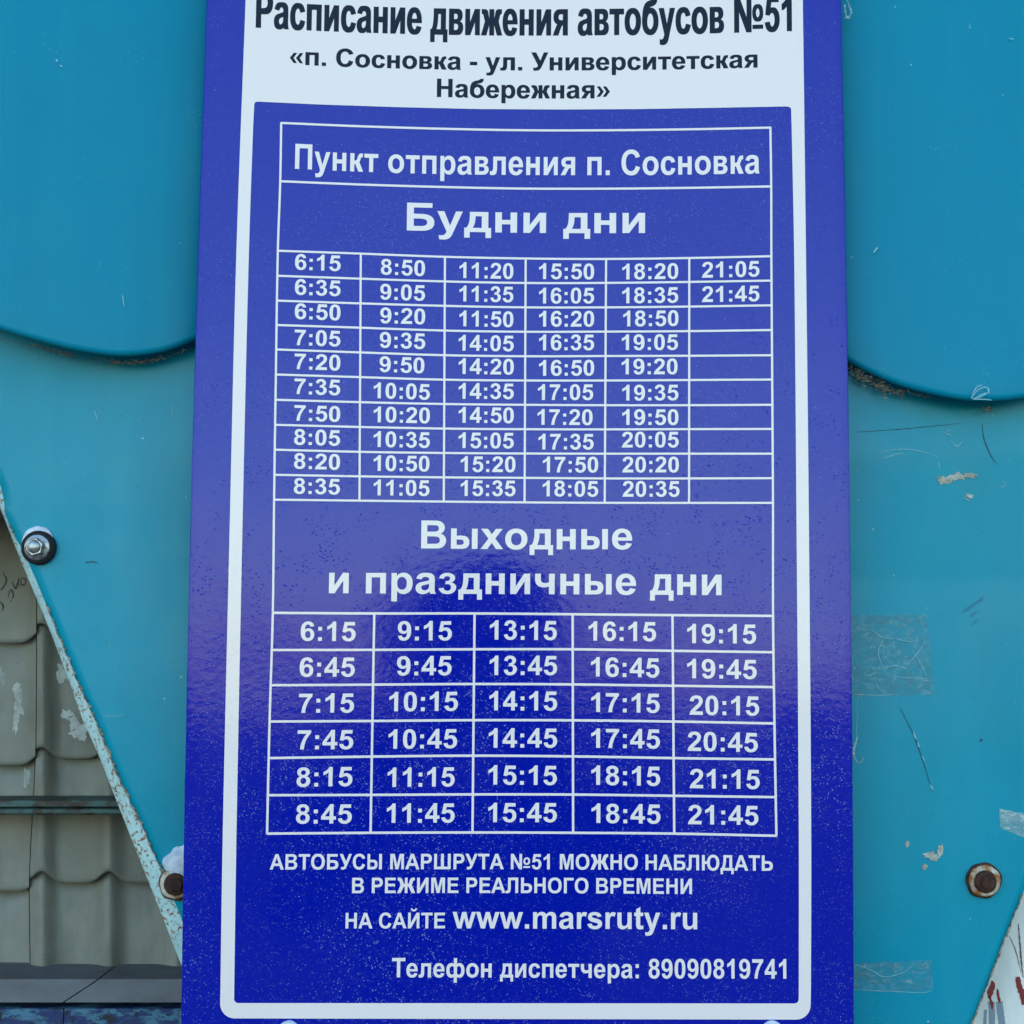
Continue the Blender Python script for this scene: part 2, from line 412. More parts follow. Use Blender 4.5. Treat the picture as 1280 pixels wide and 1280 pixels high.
g('№', 2250, "M 152 0 V 1466 H 440 L 1040 487 V 1466 H 1315 V 0 H 1018 L 427 956 V 0 Z", [ell(1450, 2150, 420, 1130), ell(1635, 1965, 590, 960)], [rect(1460, 130, 2140, 300)])
g('а', 1139, "M 357 738 L 102 784 Q 145 938 250 1012 Q 355 1086 562 1086 Q 750 1086 842 1041 Q 934 997 971 928 Q 1009 860 1009 677 L 1006 349 Q 1006 209 1019 142 Q 1033 76 1070 0 H 792 Q 781 28 765 83 L 755 116 Q 683 46 601 11 Q 519 -24 426 -24 Q 262 -24 167 65 Q 73 154 73 290 Q 73 380 116 450 Q 159 521 236 558 Q 314 596 460 624 Q 657 661 733 693 V 721 Q 733 802 693 836 Q 653 871 542 871 Q 467 871 425 841 Q 383 812 357 738 Z M 733 510 Q 679 492 562 467 Q 445 442 409 418 Q 354 379 354 319 Q 354 260 398 217 Q 442 174 510 174 Q 586 174 655 224 Q 706 262 722 317 Q 733 353 733 454 Z")
G['О_'] = G['О']
G['о'] = (1251, [path("M 82 546 Q 82 686 151 817 Q 220 948 346 1017 Q 473 1086 629 1086 Q 870 1086 1024 929 Q 1178 773 1178 534 Q 1178 293 1022 134 Q 867 -24 631 -24 Q 485 -24 352 42 Q 220 108 151 235 Q 82 363 82 546 Z M 370 531 Q 370 373 445 289 Q 520 205 630 205 Q 740 205 814 289 Q 889 373 889 533 Q 889 689 814 773 Q 740 857 630 857 Q 520 857 445 773 Q 370 689 370 531 Z")])
G['б'] = (1251, [G['о'][1][0], path("M 84 540 Q 84 1000 240 1190 Q 350 1320 560 1365 Q 740 1400 800 1422 Q 870 1450 892 1520 H 1110 Q 1100 1335 1010 1245 Q 940 1180 770 1145 Q 540 1100 460 1050 Q 390 1000 365 880 L 300 700 Z")])
g('в', 1160, "M 136 0 V 1062 H 640 Q 850 1062 940 990 Q 1030 915 1030 790 Q 1030 700 980 640 Q 930 580 840 555 Q 960 530 1020 465 Q 1080 400 1080 300 Q 1080 170 980 85 Q 880 0 690 0 Z M 417 640 V 858 H 590 Q 680 858 720 830 Q 760 800 760 745 Q 760 685 715 660 Q 670 640 580 640 Z M 417 203 V 455 H 590 Q 700 455 745 428 Q 795 400 795 335 Q 795 265 745 232 Q 700 203 600 203 Z")
g('д', 1230, "M 35 -300 V 224 H 125 Q 265 400 268 800 L 272 1062 H 1068 V 224 H 1190 V -300 H 950 V 0 H 275 V -300 Z M 787 224 V 838 H 520 Q 515 420 400 224 Z")
g('е', 1139, "M 762 338 L 1042 291 Q 988 137 871 56 Q 755 -24 580 -24 Q 303 -24 170 157 Q 65 302 65 523 Q 65 787 203 936 Q 341 1086 552 1086 Q 789 1086 926 929 Q 1063 773 1057 450 H 353 Q 356 325 421 255 Q 486 186 583 186 Q 649 186 694 222 Q 739 258 762 338 Z M 778 622 Q 775 744 715 807 Q 655 871 569 871 Q 477 871 417 804 Q 357 737 358 622 Z")
G['ж'] = (1500, zhe(750, 1062, 270, 690, 250))
G['з'] = (1000, [tr(path(THREE), 0.88, 0.738)])
g('и', 1243, "M 138 1062 H 405 V 400 L 815 1062 H 1105 V 0 H 838 V 660 L 420 0 H 138 Z")
g('к', 1060, "M 138 0 V 1062 H 419 V 640 Q 500 640 535 600 Q 565 560 650 330 L 780 0 Z")
G['к'] = (1060, [[[(138,0),(419,0),(419,430),(500,430),(700,0),(1035,0),(765,560),(830,680),(890,830),(1000,850),(1000,1062),(900,1066),(790,1050),(715,990),(650,860),(590,700),(540,650),(419,640),(419,1062),(138,1062)]]])
g('л', 1230, "M 230 1062 H 1095 V 0 H 814 V 838 H 500 V 480 Q 500 170 430 75 Q 360 -20 200 -20 Q 90 -20 10 -5 V 213 Q 50 207 80 207 Q 170 207 200 260 Q 230 320 230 560 Z")
g('н', 1209, "M 138 0 V 1062 H 419 V 669 H 790 V 1062 H 1071 V 0 H 790 V 436 H 419 V 0 Z")
g('п', 1250, "M 135 0 V 1062 H 1115 V 0 H 834 V 838 H 416 V 0 Z")
g('р', 1251, "M 139 1062 H 401 V 906 Q 452 986 539 1036 Q 626 1086 732 1086 Q 917 1086 1046 941 Q 1175 796 1175 537 Q 1175 271 1045 123 Q 915 -24 730 -24 Q 642 -24 570 11 Q 499 46 420 131 V -404 H 139 Z M 417 549 Q 417 370 488 284 Q 559 199 661 199 Q 759 199 824 277 Q 889 356 889 535 Q 889 702 822 783 Q 755 864 656 864 Q 553 864 485 784 Q 417 705 417 549 Z")
g('с', 1139, "M 1073 748 L 796 698 Q 782 781 732 823 Q 683 865 604 865 Q 499 865 436 792 Q 374 720 374 550 Q 374 361 437 283 Q 501 205 608 205 Q 688 205 739 250 Q 790 296 811 407 L 1087 360 Q 1044 170 922 73 Q 800 -24 595 -24 Q 362 -24 223 123 Q 85 270 85 530 Q 85 793 224 939 Q 363 1086 600 1086 Q 794 1086 908 1002 Q 1023 919 1073 748 Z")
g('т', 1041, "M 380 0 V 830 H 41 V 1062 H 1000 V 830 H 661 V 0 Z")
g('у', 1139, "M 14 1062 H 313 L 567 308 L 815 1062 H 1106 L 731 40 L 664 -145 Q 627 -238 593 -287 Q 560 -336 516 -366 Q 473 -397 409 -414 Q 346 -431 266 -431 Q 185 -431 107 -414 L 82 -194 Q 148 -207 201 -207 Q 299 -207 346 -149 Q 393 -92 418 -3 Z")
G['ф'] = (1749, [[rect(735, -404, 1014, 1466)], [ell(75, 960, -24, 1086), ell(355, 800, 205, 857)], [ell(790, 1675, -24, 1086), ell(950, 1395, 205, 857)]])
g('х', 1139, "M 14 0 L 398 550 L 31 1062 H 374 L 562 770 L 761 1062 H 1091 L 731 559 L 1124 0 H 779 L 563 329 L 345 0 Z")
g('ч', 1209, "M 1071 0 H 790 V 400 Q 660 350 550 350 Q 350 350 230 450 Q 110 560 110 760 V 1062 H 391 V 800 Q 391 670 440 620 Q 490 575 590 575 Q 690 575 790 615 V 1062 H 1071 Z")
soft = "M 136 0 V 1062 H 417 V 690 H 640 Q 850 690 950 600 Q 1040 520 1040 350 Q 1040 180 950 90 Q 850 0 640 0 Z M 417 205 H 590 Q 680 205 720 235 Q 765 270 765 345 Q 765 420 720 455 Q 680 485 590 485 H 417 Z"
G['ь'] = (1130, [path(soft)])
G['ы'] = (1583, [path(soft), [rect(1165, 0, 1446, 1062)]])
g('я', 1200, "M 779 0 H 1060 V 1062 H 560 Q 330 1062 220 970 Q 110 880 110 740 Q 110 620 190 540 Q 260 470 380 450 Q 340 430 300 370 L 60 0 H 380 L 560 290 Q 640 415 700 418 H 779 Z M 779 858 H 600 Q 490 858 440 830 Q 390 800 390 735 Q 390 675 440 645 Q 490 618 600 618 H 779 Z")
g('m', 1821, "M 125 1062 H 384 V 917 Q 523 1086 715 1086 Q 817 1086 892 1044 Q 967 1002 1015 917 Q 1085 1002 1166 1044 Q 1247 1086 1339 1086 Q 1456 1086 1537 1038 Q 1618 991 1658 899 Q 1687 831 1687 679 V 0 H 1406 V 607 Q 1406 765 1377 811 Q 1338 871 1257 871 Q 1198 871 1146 835 Q 1094 799 1071 729 Q 1048 660 1048 510 V 0 H 767 V 582 Q 767 737 752 782 Q 737 827 705 849 Q 674 871 620 871 Q 555 871 503 836 Q 451 801 428 735 Q 406 669 406 516 V 0 H 125 Z")
g('r', 797, "M 416 0 H 135 V 1062 H 396 V 911 Q 463 1018 516 1052 Q 570 1086 638 1086 Q 734 1086 823 1033 L 736 788 Q 665 834 604 834 Q 545 834 504 801 Q 463 769 439 684 Q 416 599 416 328 Z")
g('s', 1139, "M 48 303 L 330 346 Q 348 264 403 221 Q 458 179 557 179 Q 666 179 721 219 Q 758 247 758 294 Q 758 326 738 347 Q 717 367 644 384 Q 304 459 213 521 Q 87 607 87 760 Q 87 898 196 992 Q 305 1086 534 1086 Q 752 1086 858 1015 Q 964 944 1004 805 L 739 756 Q 722 818 674 851 Q 627 884 539 884 Q 428 884 380 853 Q 348 831 348 796 Q 348 766 376 745 Q 414 717 638 666 Q 863 615 952 541 Q 1040 466 1040 332 Q 1040 186 918 81 Q 796 -24 557 -24 Q 340 -24 213 64 Q 87 152 48 303 Z")
g('t', 682, "M 634 1062 V 838 H 442 V 410 Q 442 280 447 258 Q 453 237 472 223 Q 492 209 520 209 Q 559 209 633 236 L 657 18 Q 559 -24 435 -24 Q 359 -24 298 1 Q 237 27 208 67 Q 180 108 169 177 Q 160 226 160 375 V 838 H 31 V 1062 H 160 V 1273 L 442 1437 V 1062 Z")
g('u', 1251, "M 847 0 V 159 Q 789 74 694 25 Q 600 -24 495 -24 Q 388 -24 303 23 Q 218 70 180 155 Q 142 240 142 390 V 1062 H 423 V 574 Q 423 350 438 299 Q 454 249 495 219 Q 536 190 599 190 Q 671 190 728 229 Q 785 269 806 327 Q 827 386 827 614 V 1062 H 1108 V 0 Z")
g('w', 1593, "M 353 0 L 17 1062 H 290 L 489 366 L 672 1062 H 943 L 1120 366 L 1323 1062 H 1600 L 1259 0 H 989 L 806 683 L 626 0 Z")
G['a'] = G['а']; G['y'] = G['у']

# ------------------------------------------------------------------ the sign's surface: a thin plate, very slightly wavy
def sign_y(x, z):
    v = Vector((x * 5.2, z * 4.2, 1.7))
    return 0.013 * (z - 0.38) + 0.0011 * noise.noise(v) + 0.00035 * noise.noise(Vector((x * 13, z * 12, 5.0)))
def SP(px, py, lift=0.0):
    p = P(px, py, 0.0)
    for _ in range(4):
        p = P(px, py, sign_y(p.x, p.z) - lift)
    return p
def quad3(t, a, b, c):           # through t = 0, .5, 1
    return a + (4*b - 3*a - c) * t + (2*a + 2*c - 4*b) * t * t
def sign_l(y): return quad3(y/1280, 258.5, 238.5, 226.5)
def sign_r(y): return quad3(y/1280, 1051, 1062.3, 1067.3)
def lean(x): return 0.028 - 0.040 * (x - 250) / 810.0

def text_mesh(mb, txt, x0, x1, base, cap, lift):
    """base: list of (px, baseline y), cap: cap height in px (number or (left, right))"""
    pen, items = 0.0, []
    for ch in txt:
        if ch == ' ':
            pen += 569; continue
        adv, comps = G[ch]
        items.append((pen, comps)); pen += adv
    xs = [x + pn for pn, comps in (items[0], items[-1]) for c in comps for q in c for x, y in q]
    lo, hi = min(xs), max(xs)
    sx = (x1 - x0) / (hi - lo)
    ca, cb = cap if isinstance(cap, tuple) else (cap, cap)
    k = 0
    for pn, comps in items:
        for ci, comp in enumerate(comps):
            loops, flat = [], []
            for cont in comp:
                lp = []
                for x, y in cont:
                    X = x0 + (x + pn - lo) * sx
                    s_ = (ca + (cb - ca) * (X - x0) / max(x1 - x0, 1)) / 1466.0
                    Y = interp(base, X) - y * s_
                    X += y * s_ * lean(X)
                    lp.append(Vector((X, Y, 0)))
                loops.append(lp); flat += lp
            tris = tessellate_polygon(loops)
            w_ = [SP(p.x, p.y, lift + ci * 0.000012) for p in flat]
            fs = []
            for t in tris:
                a, b, c = (flat[i] for i in t)
                cr = (b.x-a.x)*(c.y-a.y) - (b.y-a.y)*(c.x-a.x)
                fs.append(t if cr < 0 else (t[0], t[2], t[1]))   # face the camera (-Y)
            mb.add(w_, fs)

def area_mesh(name, contours, mat, parent, lift, step=18.0):
    """flat print bounded by pixel contours (even-odd), meshed finely so that it follows the plate"""
    pts, edges = [], []
    for c in contours:
        d = []
        for i, p in enumerate(c):
            q = c[(i+1) % len(c)]
            n = max(1, int(math.hypot(q[0]-p[0], q[1]-p[1]) / step))
            for k in range(n): d.append((p[0] + (q[0]-p[0])*k/n, p[1] + (q[1]-p[1])*k/n))
        n0 = len(pts); pts += d
        edges += [(n0+i, n0+(i+1) % len(d)) for i in range(len(d))]
    def inside(x, y):
        r = False
        for c in contours:
            for i in range(len(c)):
                (xa, ya), (xb, yb) = c[i], c[(i+1) % len(c)]
                if (ya > y) != (yb > y) and x < (xb-xa)*(y-ya)/(yb-ya)+xa: r = not r
        return r
    x0, x1 = min(p[0] for p in pts), max(p[0] for p in pts)
    y0, y1 = min(p[1] for p in pts), max(p[1] for p in pts)
    gy = y0 + step/2
    while gy < y1:
        gx = x0 + step/2
        while gx < x1:
            if inside(gx, gy): pts.append((gx, gy))
            gx += step
        gy += step
    V, E, Fc, *_ = delaunay_2d_cdt([Vector(p) for p in pts], edges, [], 0, 1e-3)
    fs = []
    for f in Fc:
        cx = sum(V[i].x for i in f)/len(f); cy = sum(V[i].y for i in f)/len(f)
        if inside(cx, cy):
            a, b, c = V[f[0]], V[f[1]], V[f[2]]
            cr = (b.x-a.x)*(c.y-a.y) - (b.y-a.y)*(c.x-a.x)
            fs.append(tuple(f) if cr < 0 else tuple(reversed(f)))
    return mesh_obj(name, [SP(v.x, v.y, lift) for v in V], fs, mat, parent, False)

# ================================================================== GROUND (seen only as a reflection)
GZ = -1.53
def ground():
    m = NM("asphalt", (0.05, 0.05, 0.055, 1), 0.9)
    c = m.mix(m.ramp(m.noise(3, 6, 0.7), 0.3, 0.7), (0.035, 0.036, 0.04, 1), (0.075, 0.075, 0.08, 1))
    m.color(c); m.bump(m.noise(160, 4), 0.6, 0.004)
    s = 400
    tag(mesh_obj("ground", [(-s,-s,GZ),(s,-s,GZ),(s,s,GZ),(-s,s,GZ)], [(0,1,2,3)], m.m), kind='structure')
ground()

# ================================================================== GREY TILE CLADDING behind the lower left
WY = 0.26
def tile_mat():
    m = NM("grey_tile_coating", srgb(140, 145, 135), 0.55)
    c = m.mix(m.ramp(m.noise(6, 5, 0.6), 0.3, 0.75), (0.20, 0.195, 0.16, 1), (0.30, 0.31, 0.275, 1))
    streak = m.ramp(m.noise(30, 5, 0.7, m.mapping((1, 1, 0.12))), 0.45, 0.75, 0, 0.6)
    c = m.mix(streak, c, (0.10, 0.095, 0.075, 1))
    blotch = m.ramp(m.noise(14, 7, 0.75), 0.48, 0.7, 0, 0.55)
    c = m.mix(blotch, c, (0.13, 0.125, 0.10, 1))
    flecks = m.math('MULTIPLY', m.ramp(m.voro(60), 0.03, 0.07, 1.0, 0.0), m.ramp(m.noise(20), 0.5, 0.6))
    c = m.mix(m.math('MULTIPLY', flecks, 0.6), c, (0.06, 0.05, 0.04, 1))
    m.color(c); m.rough(m.ramp(m.noise(25, 4), 0.3, 0.7, 0.4, 0.65))
    m.bump(m.noise(120, 4), 0.25, 0.001)
    return m.m
M['tile'] = tile_mat()
def hump(u):                      # u in periods of the wave
    t = (u % 1.0)
    d = min(t, 1 - t)
    return math.exp(-(d / 0.17) ** 2)
def tile_sheet(xl, xr, phase, rows, parent, dep=0.0):
    nx = max(6, int((xr(900) - xl(900)) / 3))
    per = 84.0
    verts, faces = [], []
    vv = []
    for k in range(len(rows) - 1):
        a, b = rows[k], rows[k+1]
        vv += [(a, b, t) for t in (0.0, 0.012, 0.05, 0.12, 0.3, 0.5, 0.7, 0.9, 0.965, 0.99, 1.0)]
    for (a, b, t) in vv:
        for i in range(nx + 1):
            ymid = a + (b - a) * t
            x = xl(ymid) + (xr(ymid) - xl(ymid)) * i / nx
            u = (x - phase) / per
            h = hump(u)
            wob = -15 * h + 4
            py = a + (b - a) * t + wob
            lip = 0.008 * t ** 1.3 if t < 0.985 else 0.008 * (1 - ((t - 0.985) / 0.015) * 0.25)
            if t == 0.0: lip = 0.0
            y = WY + dep - 0.009 * h - lip + (0.006 * (1 - t) ** 8)
            verts.append(P(x, py, y))
    n = nx + 1
    for r in range(len(vv) - 1):
        for i in range(nx):
            faces.append((r*n+i, (r+1)*n+i, (r+1)*n+i+1, r*n+i+1))
    o = mesh_obj("tile_sheet", verts, faces, M['tile'], parent, True)
    return o
wall = thing("tile_wall", P(60, 1222, WY), "grey wavy metal tile cladding seen past the slanting left edge of the teal panel", "wall")
seam = lambda y: interp([(500, 47), (760, 46), (935, 45), (1000, 42), (1095, 37), (1222, 38)], y)
tile_sheet(lambda y: -630, lambda y: seam(y) - 0.6, 52, [470, 640, 800, 953, 1110, 1228], wall, 0.004)
tile_sheet(lambda y: seam(y) + 0.4, lambda y: 420, 52, [460, 630, 790, 945, 1100, 1226], wall, -0.002)
# backing sheet closes the cladding; its unseen extent is enlarged to shade the photographer
b = MB(); pb = P(1450, 1228, WY + 0.03)
b.box((-1.6, WY + 0.03, pb.z), (1.6, WY + 0.04, 1.7)); b.build("backing", M['tile'], wall)
b = MB(); b.box((-1.0, 0.06, 0.115), (1.0, WY + 0.03, 0.127)); b.build("shade_plate", M['tile'], wall)  # unseen plate added to keep sky light off the upper tiles
def PP(x, y, yy): return yy(x, y) if callable(yy) else P(x, y, yy)
def strokes(pts, wd, yy, mb, taper=True):
    sm = []
    for i in range(len(pts) - 1):
        p0, p1, p2, p3 = pts[max(i-1, 0)], pts[i], pts[i+1], pts[min(i+2, len(pts)-1)]
        n = max(2, int(math.hypot(p2[0]-p1[0], p2[1]-p1[1]) / 1.8))
        for k in range(n):
            t = k / n
            sm.append(tuple(0.5*((2*p1[c]) + (p2[c]-p0[c])*t + (2*p0[c]-5*p1[c]+4*p2[c]-p3[c])*t*t + (3*p1[c]-p0[c]-3*p2[c]+p3[c])*t**3) + 0.35*noise.noise(Vector((p1[0]+t*9, p1[1], c*7+wd))) for c in (0, 1)))
    sm.append(pts[-1])
    q = [PP(x, y, yy) for x, y in sm]
    out = []
    for i, p in enumerate(q):
        a = q[max(i-1, 0)]; c = q[min(i+1, len(q)-1)]
        d = (c - a); d.y = 0; d.normalize()
        nrm = Vector((-d.z, 0, d.x))
        t = i / (len(q) - 1)
        w_ = wd * PX * 0.5 * ((0.35 + 0.65 * math.sin(math.pi * min(max(t, 0.06), 0.94))) if taper else 1.0)
        w_ *= 1 + (0.7 if taper else 0.12) * noise.noise(p * 500)
        out.append((p + nrm * w_, p - nrm * w_))
    vs = [v for pr in out for v in pr]
    fs = [(2*i, 2*i+1, 2*i+3, 2*i+2) for i in range(len(q)-1)]
    mb.add(vs, fs)
def blob(mb, cx, cy, rx, ry, yy, seed, rough=0.45, n=26):
    c = PP(cx, cy, yy)
    vs = [c]
    for i in range(n):
        a = 2*math.pi*i/n
        k = 1 + rough * noise.noise(Vector((math.cos(a)*1.6, math.sin(a)*1.6, seed))) + rough*0.5*noise.noise(Vector((math.cos(a)*5, math.sin(a)*5, seed+3)))
        vs.append(PP(cx + rx*k*math.cos(a), cy + ry*k*math.sin(a), yy))
    mb.add(vs, [(0, 1+(i+1) % n, 1+i) for i in range(n)])
M['marker'] = NM("black_marker", (0.03, 0.028, 0.025, 1), 0.6).m
M['residue'] = rust_mat("white_residue", srgb(196, 202, 200), srgb(150, 156, 152), 60)
gs = MB()
gy = WY - 0.030
strokes([(4,716),(8,724),(5,733),(0,738)], 3, gy, gs)
strokes([(10,748),(13,737),(17,744),(13,752)], 2.6, gy, gs)
strokes([(15,727),(20,736),(22,729),(26,735)], 2.6, gy, gs)
strokes([(24,722),(22,731)], 2.4, gy, gs)
strokes([(26,722),(32,724),(31,731),(26,730),(27,723)], 2.4, gy, gs)
strokes([(0,752),(4,757),(3,764)], 3, gy, gs)
tag(gs.build("marker_scribble", M['marker'], wall), "black marker scribble on the grey tiles")
rs = MB()
for (x, y, rx, ry, sd) in ((22,862,6,9,1),(23,884,5,14,2),(19,905,3,12,3),(82,893,7,7,4),(92,903,6,8,5),(100,915,12,9,6),(1,848,4,12,7),(33,972,5,10,8),(78,840,8,12,9)):
    blob(rs, x, y, rx, ry, WY - 0.034 + 0.0001*sd, sd, 0.8)
tag(rs.build("residue_patch", M['residue'], wall), "torn white poster remnants on the grey tiles")
# horizontal rail
def rail_mat():
    m = NM("old_green_paint", srgb(60, 90, 88), 0.6)
    c = m.mix(m.ramp(m.noise(90, 5, 0.7, m.mapping((0.5,1,1))), 0.45, 0.6), srgb(66, 98, 96), srgb(58, 44, 34))
    m.color(c); m.bump(m.noise(200, 4), 0.5, 0.001)
    return m.m
rl = MB()
ry0 = 0.20
segs = 24
pa, pb = P(-600, 1003, ry0), P(420, 1003, ry0)
def channel(mb, xa, xb, prof):
    n = len(prof); vs = []
    for k in range(segs + 1):
        x = xa + (xb - xa) * k / segs
        for (y, z) in prof: vs.append((x, y, z + 0.0006 * noise.noise(Vector((x*9, 0, z*20)))))
    fs = [(k*n+i, k*n+(i+1) % n, (k+1)*n+(i+1) % n, (k+1)*n+i) for k in range(segs) for i in range(n)]
    fs += [tuple(reversed(range(n))), tuple(segs*n+i for i in range(n))]
    mb.add(vs, fs)
zt, zb = P(0, 1001, ry0).z, P(0, 1019, ry0).z
hh = zt - zb
channel(rl, pa.x, pb.x, [(ry0, zb), (ry0-0.002, zb+hh*0.15), (ry0-0.002, zb+hh*0.4), (ry0+0.004, zb+hh*0.5), (ry0-0.001, zb+hh*0.6), (ry0-0.001, zt), (ry0+0.045, zt), (ry0+0.045, zb)])
ro = rl.build("steel_rail", rail_mat())
tag(ro, "thin rusty green steel rail running across the grey tile wall", "rail")
# ledge and blue boards at the bottom
def ledge_mat():
    m = NM("dark_grey_fascia", srgb(110, 112, 118), 0.6)
    c = m.mix(m.ramp(m.noise(30, 5, 0.65, m.mapping((0.4,1,1))), 0.35, 0.7), srgb(104, 106, 112), srgb(84, 84, 88))
    m.color(c); m.bump(m.noise(90, 4), 0.3, 0.001)
    return m.m
lm = ledge_mat()
ly = 0.19
led = thing("sill_ledge", P(60, 1222, ly), "dark grey sill with an oblique joint under the tile wall", "ledge")
for (xa0, xa1, xb0, xb1) in ((-600, 78, -600, 122), (80.5, 420, 124.5, 420)):   # bottom x, top x of each piece
    mb = MB()
    q = [P(xa0, 1253, ly - 0.004), P(xa1, 1253, ly - 0.004), P(xb1, 1224, ly), P(xb0, 1224, ly)]
    mb.add(q + [v + Vector((0, 0.12, 0)) for v in q], [(0,1,2,3),(3,2,6,7),(1,5,6,2),(0,3,7,4),(0,4,5,1),(4,7,6,5)])
    mb.build("sill_piece", lm, led)
def blue_mat():
    m = NM("peeling_blue_paint", srgb(60, 110, 140), 0.6)
    sp = m.ramp(m.noise(70, 6, 0.7, m.mapping((0.5,1,1.2))), 0.46, 0.54)
    c = m.mix(sp, srgb(70, 118, 145), srgb(26, 48, 100))
    d = m.ramp(m.noise(120, 5, 0.7), 0.55, 0.6)
    c = m.mix(d, c, srgb(30, 34, 38))
    m.color(c); m.bump(m.math('ADD', sp, d), 0.4, 0.001)
    return m.m
bm_ = blue_mat()
bd = thing("blue_board", P(60, 1290, 0.17), "worn board with peeling blue paint under the grey sill", "board")
for (xa, xb) in ((-160, 77.5), (80.5, 420)):
    mb = MB(); a, c = P(xa, 1261, 0.185), P(xb, 1330, 0.185)
    mb.box((a.x, 0.185, c.z), (c.x, 0.215, a.z)); mb.build("plank", bm_, bd)
mb = MB(); a, c = P(-160, 1240, 0.235), P(420, 1340, 0.235)
mb.box((a.x, 0.235, c.z), (c.x, 0.25, a.z)); mb.build("dark_gap_sheet", M['rubber'], bd)  # black sheet: the dark of the plank gaps is put into its colour

# ================================================================== WHITE PAINTED BOARD, lower right
def white_board():
    y = 0.075
    t = thing("white_board", P(1260, 1280, y), "whitish board smeared with red paint showing at the bottom right corner", "board")
    m = NM("chalky_white_paint", srgb(205, 212, 208), 0.6)
    c = m.mix(m.ramp(m.noise(25, 5, 0.6, m.mapping((1,1,0.3))), 0.4, 0.8), (0.86,0.86,0.82,1), (0.60,0.63,0.62,1))
    m.color(c); m.bump(m.noise(140, 4), 0.2, 0.001)
    mb = MB(); a, c_ = P(1130, 1060, y), P(1420, 1420, y)
    mb.box((a.x, y, c_.z), (c_.x, y + 0.012, a.z)); mb.build("board", m.m, t)
    red = NM("red_paint", srgb(132, 30, 38), 0.4).m
    gr = NM("grey_drips", srgb(128, 145, 160), 0.5).m
    k = MB(); yy = y - 0.0004
    strokes([(1240,1226),(1241,1232),(1238,1240),(1237,1248)], 7, yy, k)
    strokes([(1247,1236),(1248,1245),(1250,1254)], 3.5, yy, k)
    strokes([(1272,1221),(1274,1232),(1278,1244),(1279,1256)], 9, yy, k)
    strokes([(1237,1246),(1240,1256),(1240,1262)], 4, yy, k)
    tag(k.build("paint_smear", red, t), "dark red paint smears")
    k = MB()
    strokes([(1239,1252),(1240,1266),(1240,1284),(1239,1300)], 8, yy + 0.0001, k, False)
    strokes([(1249,1252),(1251,1268),(1253,1284),(1255,1300)], 9, yy + 0.00015, k, False)
    strokes([(1232,1262),(1231,1280),(1230,1300)], 4, yy + 0.0002, k, False)
    tag(k.build("paint_drip", gr, t), "pale grey drips running down")
    k = MB()
    strokes([(1273,1155),(1275,1180),(1277,1205),(1279,1222)], 2.2, yy + 0.0001, k)
    strokes([(1262,1170),(1270,1190),(1276,1215)], 1.2, yy + 0.0002, k)
    tag(k.build("scratch", NM("dull_red_line", srgb(110, 80, 84), 0.6).m, t), "thin dull red lines")
white_board()

# ================================================================== LOWER TEAL PANEL (behind the scalloped one)
LY = 0.040
LEFT = [(-110, 356), (0, 606), (9, 650), (35, 702), (72, 791), (102, 863), (119, 900), (148, 971), (178, 1033), (228.5, 1152), (300, 1325), (320, 1373)]
def low_left(y):
    return interp([(b_, a_) for a_, b_ in LEFT], y) + 0.9 * noise.noise(Vector((y * 0.13, 0, 0))) + 0.5 * noise.noise(Vector((y * 0.5, 3, 0)))
def low_right(y):
    # (1280,1113) -> (1215,1280)
    return 1280 - (y - 1113) * 65 / 167.0 + 0.7 * noise.noise(Vector((y * 0.2, 9, 0)))
def low_y(x, z):
    v = 0.012 * z + 0.0010 * noise.noise(Vector((x * 7, z * 6, 9.1))) + 0.0004 * noise.noise(Vector((x * 16, z * 14, 4.0)))
    # a faint press fold that starts at the scallop and runs down to the right (left part leans back)
    a, b_ = P(93, 450, LY), P(165, 690, LY)
    d = (b_ - a); n_ = Vector((d.z, 0, -d.x)).normalized()
    s_ = (Vector((x, LY, z)) - a).dot(n_)
    fade = max(0.0, min(1.0, (z - b_.z + 0.02) / 0.09)) * max(0.0, min(1.0, (a.z - z + 0.03) / 0.03))
    s_ = min(abs(s_), 0.1) * (1 if s_ > 0 else -1)
    v += 0.035 * max(0.0, -s_) * fade * (-1.3)
    return LY + v
def LPT(px, py, lift=0.0):
    p = P(px, py, LY)
    for _ in range(3): p = P(px, py, low_y(p.x, p.z) - lift)
    return p
def on_low(lift): return lambda x, y: LPT(x, y, lift)
